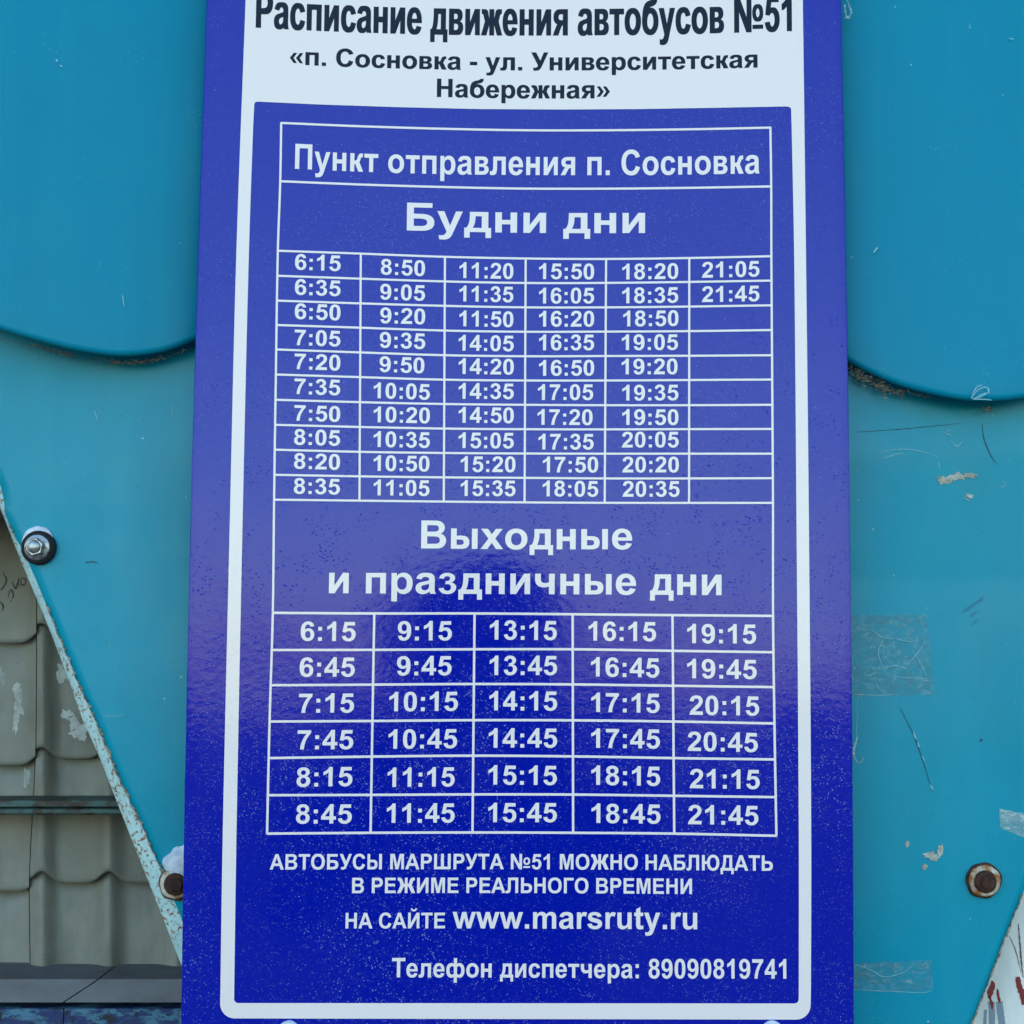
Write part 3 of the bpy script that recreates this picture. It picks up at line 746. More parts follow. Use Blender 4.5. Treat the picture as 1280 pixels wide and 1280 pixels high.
def lower_panel():
    t = thing("lower_panel", P(640, 1400, LY), "flat worn teal metal panel with slanting sides, below the scalloped sheet", "metal panel")
    rows = [330 + 8 * i for i in range(0, 137)]
    nx = 110
    vs, fs = [], []
    for y in rows:
        xl = max(low_left(y), -160) if y > 300 else -160
        xr = min(low_right(y), 1440) if y > 700 else 1440
        for i in range(nx + 1):
            x = xl + (xr - xl) * i / nx
            vs.append(LPT(x, y))
    n = nx + 1
    for r in range(len(rows) - 1):
        for i in range(nx):
            fs.append((r*n+i, (r+1)*n+i, (r+1)*n+i+1, r*n+i+1))
    nf = len(vs)
    vs += [v + Vector((0, 0.0012, 0)) for v in vs]
    fs += [tuple(reversed([i + nf for i in f])) for f in fs]
    for r in range(len(rows) - 1):
        fs.append((r*n, r*n+nf, (r+1)*n+nf, (r+1)*n))
        a = r*n+nx
        fs.append((a, a+n, a+n+nf, a+nf))
    mesh_obj("sheet", vs, fs, M['teal_low'], t, True)
    # folded rim along the left edge
    outer = [(-110, 356), (0, 633), (27, 702), (64, 791), (91, 863), (104, 900), (122, 940), (158.7, 1033), (206, 1152), (227, 1206), (275, 1325), (295, 1373)]
    vs, fs = [], []
    ys = [400 + 4 * i for i in range(0, 235)]
    for y in ys:
        xo = interp([(b_, a_) for a_, b_ in outer], y) + 0.6 * noise.noise(Vector((y * 0.3, 0, 5)))
        xi = max(low_left(y), xo + 2.0)
        a = LPT(xi + 1.0, y, -0.0010); Ly = a.y - 0.0012
        vs += [a, P(xi, y, Ly + 0.0014), P((xi+xo)/2, y, Ly + 0.004), P(xo, y, Ly + 0.007), P(xo - 0.6, y, Ly + 0.0085), P(xo + 2, y, Ly + 0.010)]
    for r in range(len(ys) - 1):
        for i in range(5):
            fs.append((r*6+i, r*6+i+1, (r+1)*6+i+1, (r+1)*6+i))
    rim = mesh_obj("edge_rim", vs, fs, M['rim'], t, True)
    tag(rim, "pale blue folded edge spotted with rust")
    # chipped paint crust where sheet meets rim, and along the right slanting edge
    k = MB()
    random.seed(4)
    y = 655.0
    while y < 1170:
        ln = random.choice((1.5, 2.5, 4, 6, 9, 15)) * random.uniform(0.7, 1.3)
        if noise.noise(Vector((y * 0.012, 2.2, 0))) > -0.18:
            x = low_left(y) - random.uniform(-0.6, 0.9)
            x2 = low_left(y + ln)
            wd = random.uniform(0.4, 3.0) * (0.5 + 0.9 * abs(noise.noise(Vector((y * 0.03, 8, 1)))) * 2)
            a = [LPT(x - wd*0.5, y, .0007), LPT(x + wd, y + ln*0.3, .0006), LPT(x2 + wd*0.8, y + ln*0.8, .0006), LPT(x2 - wd*0.2, y + ln, .0007)]
            k.add(a + [v + Vector((0, 0.002, 0)) for v in a], [(0,3,2,1),(0,1,5,4),(1,2,6,5),(2,3,7,6),(3,0,4,7)])
        y += ln * random.uniform(0.35, 1.0)
    y = 1118.0
    while y < 1300:
        ln = random.uniform(4, 14)
        x, x2 = low_right(y) + random.uniform(-0.8, 0.8), low_right(y + ln) + random.uniform(-0.8, 0.8)
        wd = random.uniform(1.0, 3.2)
        a = [LPT(x - wd*0.4, y, .0008), LPT(x + wd*0.4, y, .0008), LPT(x2 + wd*0.5, y + ln, .0008), LPT(x2 - wd*0.3, y + ln, .0008)]
        k.add(a + [v + Vector((0, 0.003, 0)) for v in a], [(0,3,2,1),(0,1,5,4),(1,2,6,5),(2,3,7,6),(3,0,4,7)])
        y += ln * random.uniform(0.8, 1.1)
    tag(k.build("chipped_paint", M['dirt'], t), "crumbling dark crust along the slanting edges", kind='stuff')
    return t
LP = lower_panel()

# marks on the lower panel
def film(name, a, rough, alpha):
    m = NM(name, a, rough)
    s_ = m.math('ADD', m.ramp(m.noise(70, 6, 0.75, m.mapping((0.6,1,1.2))), 0.35, 0.75, alpha*0.35, alpha*1.0), m.ramp(m.noise(240, 5, 0.8, m.mapping((0.5,1,1.0)), 1.5), 0.52, 0.62, 0.0, alpha*1.5))
    m.l(s_, m.b.inputs["Alpha"])
    m.color(m.mix(m.ramp(m.noise(130, 6, 0.8, m.mapping((0.7,1,1.0)), 2.0), 0.50, 0.58), a, srgb(176, 206, 206)))
    m.bump(m.noise(140, 5, 0.7), 0.5, 0.0006)
    return m.m
M['tape'] = film("tape_glue", srgb(110, 145, 146), 0.6, 0.26)
M['glue'] = film("dry_glue", srgb(175, 195, 196), 0.6, 0.75)
M['pale'] = NM("bare_scratch", srgb(128, 184, 197), 0.6).m
M['dark'] = NM("dark_scratch", srgb(12, 50, 70), 0.6).m
M['cream'] = rust_mat("torn_paper", srgb(195, 200, 192), srgb(150, 145, 130), 260)
my = 0.0004
def sheet_patch(name, pts, mat, yy, parent, label=None):
    q = []
    for i, p in enumerate(pts):
        n_ = pts[(i+1) % len(pts)]
        for k in range(8):
            t_ = k/8; x = p[0]+(n_[0]-p[0])*t_; y = p[1]+(n_[1]-p[1])*t_
            q.append(PP(x + 0.7*noise.noise(Vector((x*0.3, y*0.3, 1))), y + 0.7*noise.noise(Vector((x*0.3, y*0.3, 7))), yy))
    cx = sum((v for v in q), Vector()) / len(q)
    o = mesh_obj(name, [cx] + q, [(0, 1+i, 1+(i+1) % len(q)) for i in range(len(q))], mat, parent)
    # normals to the camera
    me = o.data
    if me.polygons[0].normal.y > 0: me.flip_normals()
    if label: tag(o, label)
    return o
sheet_patch("tape_residue", [(1064,769),(1158,768),(1162,800),(1168,868),(1120,870),(1064,871)], M['tape'], on_low(0.0003), LP, "square of grey tape glue beside the sign")
sheet_patch("tape_residue", [(1066,1204),(1165,1200),(1164,1238),(1110,1240),(1066,1237)], M['tape'], on_low(0.0003), LP, "faint tape glue square low beside the sign")
sheet_patch("tape_residue", [(1249,1011),(1284,1018),(1284,1048),(1262,1040),(1250,1034)], M['glue'], on_low(0.0003), LP, "brushed glue patch at the right edge")
def lines(name, arr, mat, yy, parent, label):
    for pts, wd in arr:
        k = MB(); strokes(pts, wd, yy, k)
        k.build(name, mat, parent)
lines("scratch", [([(1100,566),(1118,562),(1140,562),(1160,567),(1172,571)], 1.0), ([(1104,573),(1120,568),(1130,567)], 1.0), ([(1173,578),(1175,586)], 1.2), ([(1188,550),(1196,558),(1203,551)],1.2),
     ([(1180,541),(1190,545)],1.0), ([(1183,540),(1187,536)],1.6), ([(1205,622),(1213,626)],1.4), ([(1248,606),(1254,609),(1257,604),(1252,602)],0.9),
     ([(1142,915),(1145,924)],2.2),([(1147,928),(1149,934)],2.2),([(1153,945),(1156,952)],1.6),([(1163,981),(1166,987)],2.6),
     ([(1090,788),(1102,796),(1116,799)],1.0),([(1104,800),(1098,815),(1102,831)],1.1),([(1106,834),(1120,832),(1134,836)],1.3),([(1120,838),(1121,846),(1160,848)],0.7),
     ([(1148,800),(1136,802),(1116,797)],0.8),([(1140,812),(1152,832),(1158,846)],0.9),([(1135,830),(1150,812),(1158,796)],0.8),
     ([(1075,836),(1085,844),(1094,840),(1090,835)],0.8),([(1094,851),(1100,862),(1110,868)],0.8),
     ([(1066,868),(1100,869),(1125,868)],0.9),([(1072,868),(1070,925),(1066,945)],0.6),
     ([(1068,1205),(1090,1213),(1105,1221),(1128,1216),(1143,1205)],0.9),([(1066,1237),(1110,1239),(1160,1240),(1165,1228),(1164,1218)],0.8),
     ([(118,513),(122,526)],1.6),([(216,505),(215,528)],0.7),
     ([(126,894),(134,895),(150,895),(155,892)],0.9)], M['pale'], on_low(0.0006), LP, "fine pale scratches through the teal paint")
lines("scratch", [([(1125,885),(1132,898),(1143,921),(1155,955),(1164,985),(1166,990)], 1.1), ([(1228,530),(1230,548),(1238,568),(1246,580)], 1.1), ([(1070,540),(1130,536),(1200,529)],0.7),([(107,703),(116,702),(122,704)],1.6),([(1226,924),(1227,927)],3.5)], M['dark'], on_low(0.00045), LP, "dark scratch running down beside the sign")
lines("smudge", [([(1203,765),(1214,758),(1228,748)],3.2),([(1212,771),(1222,764)],2.2),([(1228,752),(1228,745)],2.2),([(1214,783),(1222,774)],1.6)], NM("dull_smudge", srgb(22, 118, 150), 0.6).m, on_low(0.00045), LP, "")
for i, (x, y, rx, ry) in enumerate(((1183,600,11,5.5),(1197,596,9,4),(1211,594,9,2.5),(1164,1070,10,4),(1156,1083,3,4),(1134,1055,2.6,3.6),(1176,1062,4,7),(1212,620,6,2))):
    k = MB(); blob(k, x, y, rx, ry, on_low(0.0006 + i*0.00002), i + 20, 0.8)
    k.build("paper_scrap", M['cream'], LP)
k = MB()
strokes([(1073,918),(1069,930),(1067,942),(1070,951),(1076,953),(1079,947)], 3.0, on_low(0.0006), k)
tag(k.build("glue_bead", M['glue'], LP), "hooked bead of dry glue at the sign's right edge")

# ================================================================== UPPER SCALLOPED TEAL SHEET
EDGE = [(-1100,442),(-900,436),(-720,366),(-560,436),(-400,436),(-300,372),(-200,330),(-100,368),(0,409),(50,424),(100,436),(150,442),(200,437),(243,422),(290,398),(345,366),(420,410),(520,440),(640,448),(760,440),(870,420),(950,392),(1000,412),(1064,451),(1120,477),(1177,492),(1219,498),(1278,495),(1340,478),(1440,440)]
def lobe(x):
    """depth of the wave: crest toward the viewer, hollows behind the sign's edges"""
    prof = [(-1100,0.007),(-720,0.024),(-480,0.006),(-300,0.022),(-200,0.013),(-60,0.0075),(60,0.006),(140,0.0085),(200,0.0155),(245,0.0225),(300,0.029),(345,0.032),(430,0.024),(640,0.012),(870,0.022),(950,0.030),(1010,0.027),(1060,0.0215),(1120,0.0150),(1200,0.010),(1280,0.0095),(1440,0.014)]
    return interp(prof, x)
def upper_panel():
    t = thing("upper_panel", P(640, 440, 0.01), "glossy teal metal sheet with a rounded scalloped lower edge behind the sign", "metal panel")
    Rr = 0.0038
    xs = [-1100 + 18 * i for i in range(0, 50)] + [-200 + 6 * i for i in range(0, 275)]
    cols = []
    for x in xs:
        U = lobe(x)
        pe = P(x, interp(EDGE, x) + 2, U)
        col = []
        for k in range(0, 46):
            f = k / 45.0
            py = -170 + (interp(EDGE, x) - 12 + 170) * (f ** 0.9)
            p = P(x, py, U)
            w_ = 0.0007 * noise.noise(Vector((p.x * 6, p.z * 6, 2.0)))
            lift = -0.0012 * max(0, 1 - (pe.z - p.z) / -0.03) ** 2       # the pressed lip swells slightly
            if p.z < pe.z + Rr * 1.05: continue
            col.append(Vector((p.x, U + w_ + lift, p.z)))
        col = col[:44]
        while len(col) < 44: col.append(col[-1].copy())
        U2 = col[-1].y
        for j in range(0, 11):
            a = R(14 * j)
            col.append(Vector((pe.x, U2 + Rr * (1 - math.cos(a)), pe.z + Rr - Rr * math.sin(a))))
        cols.append(col)
    n = len(cols[0]); vs = [v for c in cols for v in c]; fs = []
    for i in range(len(cols) - 1):
        for j in range(n - 1):
            fs.append((i*n+j, i*n+j+1, (i+1)*n+j+1, (i+1)*n+j))
    mesh_obj("scalloped_sheet", vs, fs, M['teal_up'], t, True)
    for pts, wd in (([(70,74),(72,77)], 2.5), ([(75,81),(78,84)], 2.5), ([(1262,48),(1267,49)], 2.6), ([(1092,316),(1097,309)], 2.6), ([(153,368),(155,383)], 1.0), ([(1138,80),(1140,82)], 2.4)):
        k = MB(); strokes(pts, wd, lobe(pts[0][0]) - 0.0022, k); k.build("paint_chip", M['pale'], t)
    k = MB()
    strokes([(1057,-4),(1062,8),(1064,16),(1060,22),(1057,16),(1056,4)], 2.6, 0.0125, k)
    tag(k.build("glue_bead", M['glue'], t), "hook of dry glue at the sign's upper right edge")
    # dirt caught in the crevice
    random.seed(9)
    k = MB()
    def clump(x, y, n_, sx, sy, s0):
        for _ in range(n_):
            px = x + random.gauss(0, sx); py = y + random.gauss(0, sy)
            c = LPT(px, py + 1.0, 0.002 + random.random() * 0.014)
            s_ = s0 * PX * random.uniform(0.5, 1.5)
            ax = Vector((random.gauss(0, 1.6), random.gauss(0, .4), random.gauss(0, .6))).normalized() * s_ * 1.7
            bx = ax.cross(Vector((random.random(), 1, random.random()))).normalized() * s_ * 0.6
            cx_ = ax.cross(bx).normalized() * s_ * 0.5
            k.add([c+ax, c-ax*0.9, c+bx, c-bx*0.7, c+cx_, c-cx_], [(0,2,4),(2,1,4),(1,3,4),(3,0,4),(2,0,5),(1,2,5),(3,1,5),(0,3,5)])
    def band(x0, x1, off, dens, sy, s0):
        x = x0
        while x < x1:
            clump(x, interp(EDGE, x) + off, dens, 2.0, sy, s0); x += 2.2
    band(8, 40, 12, 1, 1.0, 0.8)
    band(40, 92, 9, 4, 1.6, 1.1)
    band(118, 150, 8, 2, 1.2, 0.9)
    band(140, 205, 10, 5, 1.5, 1.1)
    band(205, 240, 9, 2, 1.2, 0.8)
    band(1060, 1080, 9, 5, 2.6, 1.2)
    band(1070, 1108, 12, 9, 4.2, 1.4)
    band(1100, 1130, 11, 7, 2.6, 1.2)
    band(1130, 1162, 7, 3, 1.2, 1.0)
    band(1230, 1240, 13, 7, 2.4, 1.2)
    tag(k.build("crevice_dirt", M['dirt'], t), "crumbly dirt and leaf bits caught under the rounded edge", kind='stuff')
    k = MB()
    for q in (((1215,498),(1222,488),(1232,484),(1236,489),(1228,495),(1216,499)), ((1214,498),(1220,485),(1228,481)), ((1218,498),(1230,492),(1238,491)), ((1240,500),(1228,499),(1217,499))):
        strokes(list(q), 1.3, 0.0062, k)
    tag(k.build("fibre_tuft", M['pale'], t), "pale tuft of fibres stuck on the edge")
upper_panel()

# ================================================================== BOLTS
def hexprof(c, r, y0, y1, n=6, rot=0.0):
    mb = MB()
    mb.lathe(c, [(r, y0), (r, y1 + 0.0006), (r * 0.9, y1)], n=n, rot=rot)
    return mb
def steel_bolt():
    c = LPT(50, 685)
    t = thing("hex_bolt", c, "zinc hex bolt on a black rubber washer at the panel's upper left edge", "bolt")
    r = 22 * PX
    mb = MB(); mb.lathe(c, [(r*0.95, 0.001), (r*1.02, -0.001), (r*1.0, -0.0048), (r*0.9, -0.0062), (r*0.75, -0.0062)], 48); mb.build("rubber_washer", M['rubber'], t, True)
    c2 = c + Vector((-0.5*PX, -0.0060, 0))
    mb = MB(); mb.lathe(c2, [(16.6*PX, 0.0012), (16.6*PX, -0.0005), (16.0*PX, -0.0008), (12*PX, -0.0016), (8*PX, -0.0016)], 48); mb.build("steel_washer", M['steel'], t, False)
    mb = hexprof(c2 + Vector((0, -0.0014, 0)), 12.2*PX, 0, -0.0060, 6, R(18)); mb.build("bolt_head", M['steel'], t)
    mb = MB(); mb.lathe(c2 + Vector((0, -0.0074, 0)), [(8.6*PX, 0.0005), (8.4*PX, -0.0008), (6.6*PX, -0.0016), (2.5*PX, -0.0020)], 24, 0.05, 3); mb.build("bolt_end", M['steel'], t, True)
    # pad of snow above the washer
    mb = MB(); c3 = LPT(48, 677); mb.lathe(c3, [(20.5*PX, 0.0), (20*PX, -0.0025), (15*PX, -0.0040), (6*PX, -0.0045)], 36, 0.10, 8)
    tag(mb.build("snow_pad", M['snow'], t, True), "little cap of snow on top of the washer")
steel_bolt()
def rusty_bolt(px, py, label, snow):
    c = LPT(px, py)
    t = thing("rusty_bolt", c, label, "bolt", "rusty bolts in the lower panel")
    mb = MB(); mb.lathe(c, [(22*PX, 0.001), (22.5*PX, -0.001), (21.5*PX, -0.0030), (19*PX, -0.0036)], 44, 0.09, 2); mb.build("seal_washer", M['rust'], t, True)
    mb = MB(); mb.lathe(c + Vector((0, -0.0032, 0)), [(20*PX, 0.001), (20*PX, -0.0008), (18.5*PX, -0.0018), (14*PX, -0.0018)], 44, 0.07, 5); mb.build("pale_washer", M['rust_pale'], t, True)
    mb = MB(); mb.lathe(c + Vector((0, -0.0046, -1*PX)), [(14.5*PX, 0.001), (14.2*PX, -0.0012), (12.6*PX, -0.0028), (10*PX, -0.0030)], 30, 0.06, 4); mb.build("rusty_flange", M['rust'], t, False)
    mb = hexprof(c + Vector((1.5*PX, -0.0070, -1*PX)), 9.5*PX, 0, -0.0030, 6, R(10)); mb.build("bolt_head", M['rust'], t)
    if snow:
        mb = MB(); c3 = LPT(px + 10, py - 22)
        mb.lathe(c3, [(26*PX, 0.0), (25*PX, -0.003), (19*PX, -0.0055), (8*PX, -0.006)], 44, 0.2, 6)
        tag(mb.build("snow_pad", M['snow'], t, True), "clump of snow resting above the bolt")
rusty_bolt(1229, 1100, "rust-brown bolt on a stained washer, standing free on the teal panel at the right", False)
rusty_bolt(221, 1103, "rusty bolt with snow above it, half hidden behind the sign's left edge", True)

# ================================================================== THE TIMETABLE SIGN
sign = thing("timetable_sign", P(650, 1345, 0.0), "tall blue and white bus timetable plate mounted on the teal panels", "sign")
def plate():
    ys = [-110 + 9.0 * i for i in range(0, 162)]
    nx = 84
    front, back = [], []
    for y in ys:
        l, r = sign_l(y), sign_r(y)
        jl, jr = 0.5 * noise.noise(Vector((y * 0.21, 1, 0))), 0.3 * noise.noise(Vector((y * 0.21, 6, 0)))
        us = [0.0, 0.0022] + [0.0022 + (1 - 0.0044) * i / nx for i in range(1, nx)] + [0.9978, 1.0]
        for k, u in enumerate(us):
            x = l + jl + (r + jr - l - jl) * u
            lift = -0.0004 if k in (0, len(us) - 1) else 0.0
            front.append(SP(x, y, lift))
    n = nx + 3
    nf = len(front)
    back = [v + Vector((0, 0.0025, 0)) for v in front]
    fs = []
    for r in range(len(ys) - 1):
        for i in range(n - 1):
            fs.append((r*n+i, (r+1)*n+i, (r+1)*n+i+1, r*n+i+1))
            fs.append((nf+r*n+i, nf+r*n+i+1, nf+(r+1)*n+i+1, nf+(r+1)*n+i))
        fs.append((r*n, nf+r*n, nf+(r+1)*n, (r+1)*n))
        a = r*n+n-1
        fs.append((a, a+n, a+n+nf, a+nf))
    last = (len(ys)-1)*n
    for i in range(n - 1):
        fs.append((i, i+1, nf+i+1, nf+i)); fs.append((last+i, nf+last+i, nf+last+i+1, last+i+1))
    o = mesh_obj("plate", front + back, fs, M['blue'], sign, True)
    return o
plate()
def arc(cx, cy, r, a0, a1, n=8):
    return [(cx + r*math.cos(R(a0 + (a1-a0)*k/n)), cy + r*math.sin(R(a0 + (a1-a0)*k/n))) for k in range(n+1)]
def border():
    ol = [(-90,310),(0,307),(320,295.3),(640,287.5),(1040,278.5),(1272,275)]
    orr = [(-90,1002),(0,1003.5),(320,1007.5),(640,1011),(1040,1014),(1274,1013.5)]
    il = [(127,317.5),(320,311),(640,303.5),(1040,295.6),(1254,292.5)]
    ir = [(133,989),(320,992.7),(640,995.5),(1040,998.5),(1254,998.5)]
    out = [(interp(ol, y), y) for y in range(-80, 1250, 40)]
    out += list(reversed(arc(275.2+18, 1273-18, 18, 90, 180)))
    out += [(640, 1273.8)]
    out += list(reversed(arc(1013.3-18, 1274.5-18, 18, 0, 90)))
    out += [(interp(orr, y), y) for y in range(1240, -100, -40)]
    top = [(322,127),(400,130.6),(500,134),(600,136.3),(700,136.9),(800,136.3),(900,134.6),(984,133)]
    inn = [(317.8,130),(319,127.8)] + top + [(988,134.2),(989,137)]
    inn += [(interp(ir, y), y) for y in range(160, 1245, 40)]
    inn += arc(998.3-5, 1254.3-5, 5, 0, 90, 4)
    inn += arc(292.6+5, 1253.8-5, 5, 90, 180, 4)
    inn += [(interp(il, y), y) for y in range(1240, 140, -40)]
    o = area_mesh("white_border", [out, inn], M['white'], sign, 0.00020, 16)
    tag(o, "white frame and header panel of the timetable")
border()
# table rules
X1 = [345, 450, 556, 657, 757, 861, 965]
T1 = [[313.3,344.6,375.7,406.2,436.8,468.1,499.7,531,562.1,593.5,624.6],
      [317,348.3,379.2,409.6,440.5,471.4,502.7,533.7,564.8,595.4,625.8],
      [321,351.8,382.3,413.2,444,474.6,505,535.7,566.2,596.7,627],
      [323.1,353.7,384.2,414.7,445.3,475.6,506,536.5,566.9,597.3,628],
      [323.7,353.6,384.2,414.5,445,475.6,506.5,536.7,567.1,598,628.5],
      [322.5,352.4,383.2,413.9,444.7,475,506.5,536.4,567.1,598,628.6],
      [320.2,350.7,381.6,412.5,444,474.4,506,536.2,567.1,597.7,628.6]]
X2 = [337, 466, 592, 716, 841, 968]
T2 = [[766,812.5,856.5,901.9,947.6,994,1042],
      [766.8,812.3,855.8,901.2,945.7,993.6,1041],
      [766.8,811.6,855,900.2,944.6,993,1040.6],
      [767.8,811.6,855.5,900.4,945.5,993.2,1041],
      [768.9,813.5,857.2,901.9,947.6,994.7,1042],
      [769.9,815.3,858.9,904.3,949.3,996.4,1044.7]]
def row1(k, x): return interp(list(zip(X1, [c[k] for c in T1])), x)
def row2(k, x): return interp(list(zip(X2, [c[k] for c in T2])), x)
def rule(mb, pts, th, lift):
    """printed line through pixel points"""
    q = []
    for i in range(len(pts) - 1):
        (xa, ya), (xb, yb) = pts[i], pts[i+1]
        n = max(1, int(math.hypot(xb-xa, yb-ya) / 15))
        for k in range(n): q.append((xa + (xb-xa)*k/n, ya + (yb-ya)*k/n))
    q.append(pts[-1])
    vs = []
    for i, p in enumerate(q):
        a, c = q[max(i-1, 0)], q[min(i+1, len(q)-1)]
        dx, dy = c[0]-a[0], c[1]-a[1]; L = math.hypot(dx, dy)
        nx, ny = -dy/L*th/2, dx/L*th/2
        vs += [SP(p[0]+nx, p[1]+ny, lift), SP(p[0]-nx, p[1]-ny, lift)]
    fs = []
    for i in range(len(q)-1):
        f = (2*i, 2*i+1, 2*i+3, 2*i+2)
        n_ = (vs[f[1]]-vs[f[0]]).cross(vs[f[3]]-vs[f[0]])
        fs.append(f if n_.y < 0 else tuple(reversed(f)))
    mb.add(vs, fs)
LX = [(154,351.5),(226.5,350.3),(313.3,347.3),(470,344.8),(625,342.6),(766,341),(900,337),(1042,333.8)]
RX = [(159.5,963),(233,964),(320,964.2),(628,966.2),(770,966.3),(900,968),(1044.7,970.5)]
top_ = [(351,153.6),(450,157.8),(556,161),(655,162.8),(760,162.8),(861,161.6),(963.5,159.5)]
hd2 = [(350,226.5),(450,230.6),(556,233.8),(655,235.7),(760,235.8),(861,234.8),(964,233)]
H_, V_ = 0.00020, 0.000215
def grid_a():
    mb = MB()
    xs = [346 + k * 20.63 for k in range(31)]
    for hl in (top_, hd2):
        rule(mb, [(x, interp(hl, x)) for x in [hl[0][0] + (hl[-1][0]-hl[0][0])*k/30 for k in range(31)]], 2.7, H_)
    for k in range(11):
        xl = interp(LX, T1[0][k]) - 0.6; xr = interp(RX, T1[-1][k]) + 0.6
        rule(mb, [(xl + (xr-xl)*j/30, row1(k, xl + (xr-xl)*j/30)) for j in range(31)], 2.6, H_)
    rule(mb, [(interp(LX, y), y) for y in [153 + j*15.3 for j in range(41)]], 2.7, V_)
    rule(mb, [(interp(RX, y), y) for y in [158.5 + j*15.3 for j in range(41)]], 2.7, V_)
    for (xt, xb) in ((451, 449.3), (556.2, 554.7), (657.1, 655.7), (757.6, 755.9), (861.6, 861.3)):
        ya, yb = row1(0, xt), row1(10, xb)
        rule(mb, [(xt, ya), (xb, yb)], 2.6, V_)
    return tag(mb.build("timetable_grid", M['white'], sign), "upper ruled grid with the weekday times")
def grid_b():
    mb = MB()
    for k in range(7):
        xl = interp(LX, T2[0][k]) - 0.6; xr = interp(RX, T2[-1][k]) + 0.6
        rule(mb, [(xl + (xr-xl)*j/30, row2(k, xl + (xr-xl)*j/30)) for j in range(31)], 3.0, H_)
    rule(mb, [(interp(LX, y), y) for y in [766 + j*13.8 for j in range(21)]], 2.9, V_)
    rule(mb, [(interp(RX, y), y) for y in [770 + j*13.73 for j in range(21)]], 2.9, V_)
    for (xt, xb) in ((467.8, 463.2), (593.2, 590.6), (715.8, 716.4), (840.6, 842.8)):
        rule(mb, [(xt, row2(0, xt)), (xb, row2(6, xb))], 2.9, V_)
    return tag(mb.build("timetable_grid", M['white'], sign), "lower ruled grid with the weekend and holiday times")
GA, GB = grid_a(), grid_b()
TXT = 0.00024
def text(name, txt, x0, x1, base, cap, mat, parent, label=None, bold=0.0):
    mb = MB()
    for k, dx in enumerate((-bold/2, bold/2, 0.0) if bold else (0.0,)):
        text_mesh(mb, txt, x0 + bold/2 + dx, x1 - bold/2 + dx, base, cap, TXT + k * 0.00004)
    o = mb.build(name, mat, parent)
    if label: tag(o, label)
    return o
text("title_lettering", "Расписание движения автобусов №51", 319.5, 990, [(320,34.5),(400,38.7),(500,42.2),(600,44.2),(700,44.4),(800,43.4),(900,41.4),(990,38.8)], 45.5, M['ink'], sign, "black route title lettering at the top", 1.5)
text("route_lettering", "«п. Сосновка - ул. Университетская", 362, 947, [(362,80.5),(450,84.2),(560,87),(650,88),(750,87.8),(850,86.6),(947,84.4)], 22.6, M['ink'], sign, None, 0.7)
text("route_lettering", "Набережная»", 546, 762.5, [(546,121.2),(650,123),(762,123)], 23.0, M['ink'], sign, None, 0.7)
text("heading_lettering", "Пункт отправления п. Сосновка", 368.6, 949.5, [(368,211),(450,214.6),(550,217.6),(660,218.8),(760,218.9),(860,218.2),(950,216.8)], 31.4, M['white'], sign)
text("heading_lettering", "Будни дни", 508.4, 806.3, [(508,288),(600,290.2),(700,291.4),(806,291.3)], 34.8, M['white'], sign)
text("heading_lettering", "Выходные", 526.3, 790.2, [(526,685.5),(650,686.6),(790,686.6)], 35.0, M['white'], sign)
text("heading_lettering", "и праздничные дни", 411, 902, [(411,741.5),(550,742.2),(700,742.8),(902,744)], 35.4, M['white'], sign)
text("footer_lettering", "АВТОБУСЫ МАРШРУТА №51 МОЖНО НАБЛЮДАТЬ", 337, 966, [(337,1087),(650,1086.6),(966,1088.6)], 19.3, M['white'], sign)
text("footer_lettering", "В РЕЖИМЕ РЕАЛЬНОГО ВРЕМЕНИ", 440, 865, [(440,1116.5),(650,1116.3),(865,1117.6)], 19.3, M['white'], sign)
text("footer_lettering", "НА САЙТЕ", 431.8, 556.2, [(431,1160.6),(556,1160.4)], 19.6, M['white'], sign)
text("web_address", "www.marsruty.ru", 565.5, 871.5, [(565,1160.4),(871,1161.6)], 28.4, M['white'], sign)
text("phone_lettering", "Телефон диспетчера:", 489.8, 798.5, [(489,1221.6),(650,1222),(798,1222.8)], 24.2, M['white'], sign)
text("phone_lettering", "89090819741", 810.8, 983, [(810,1223),(983,1223.4)], 24.6, M['white'], sign)
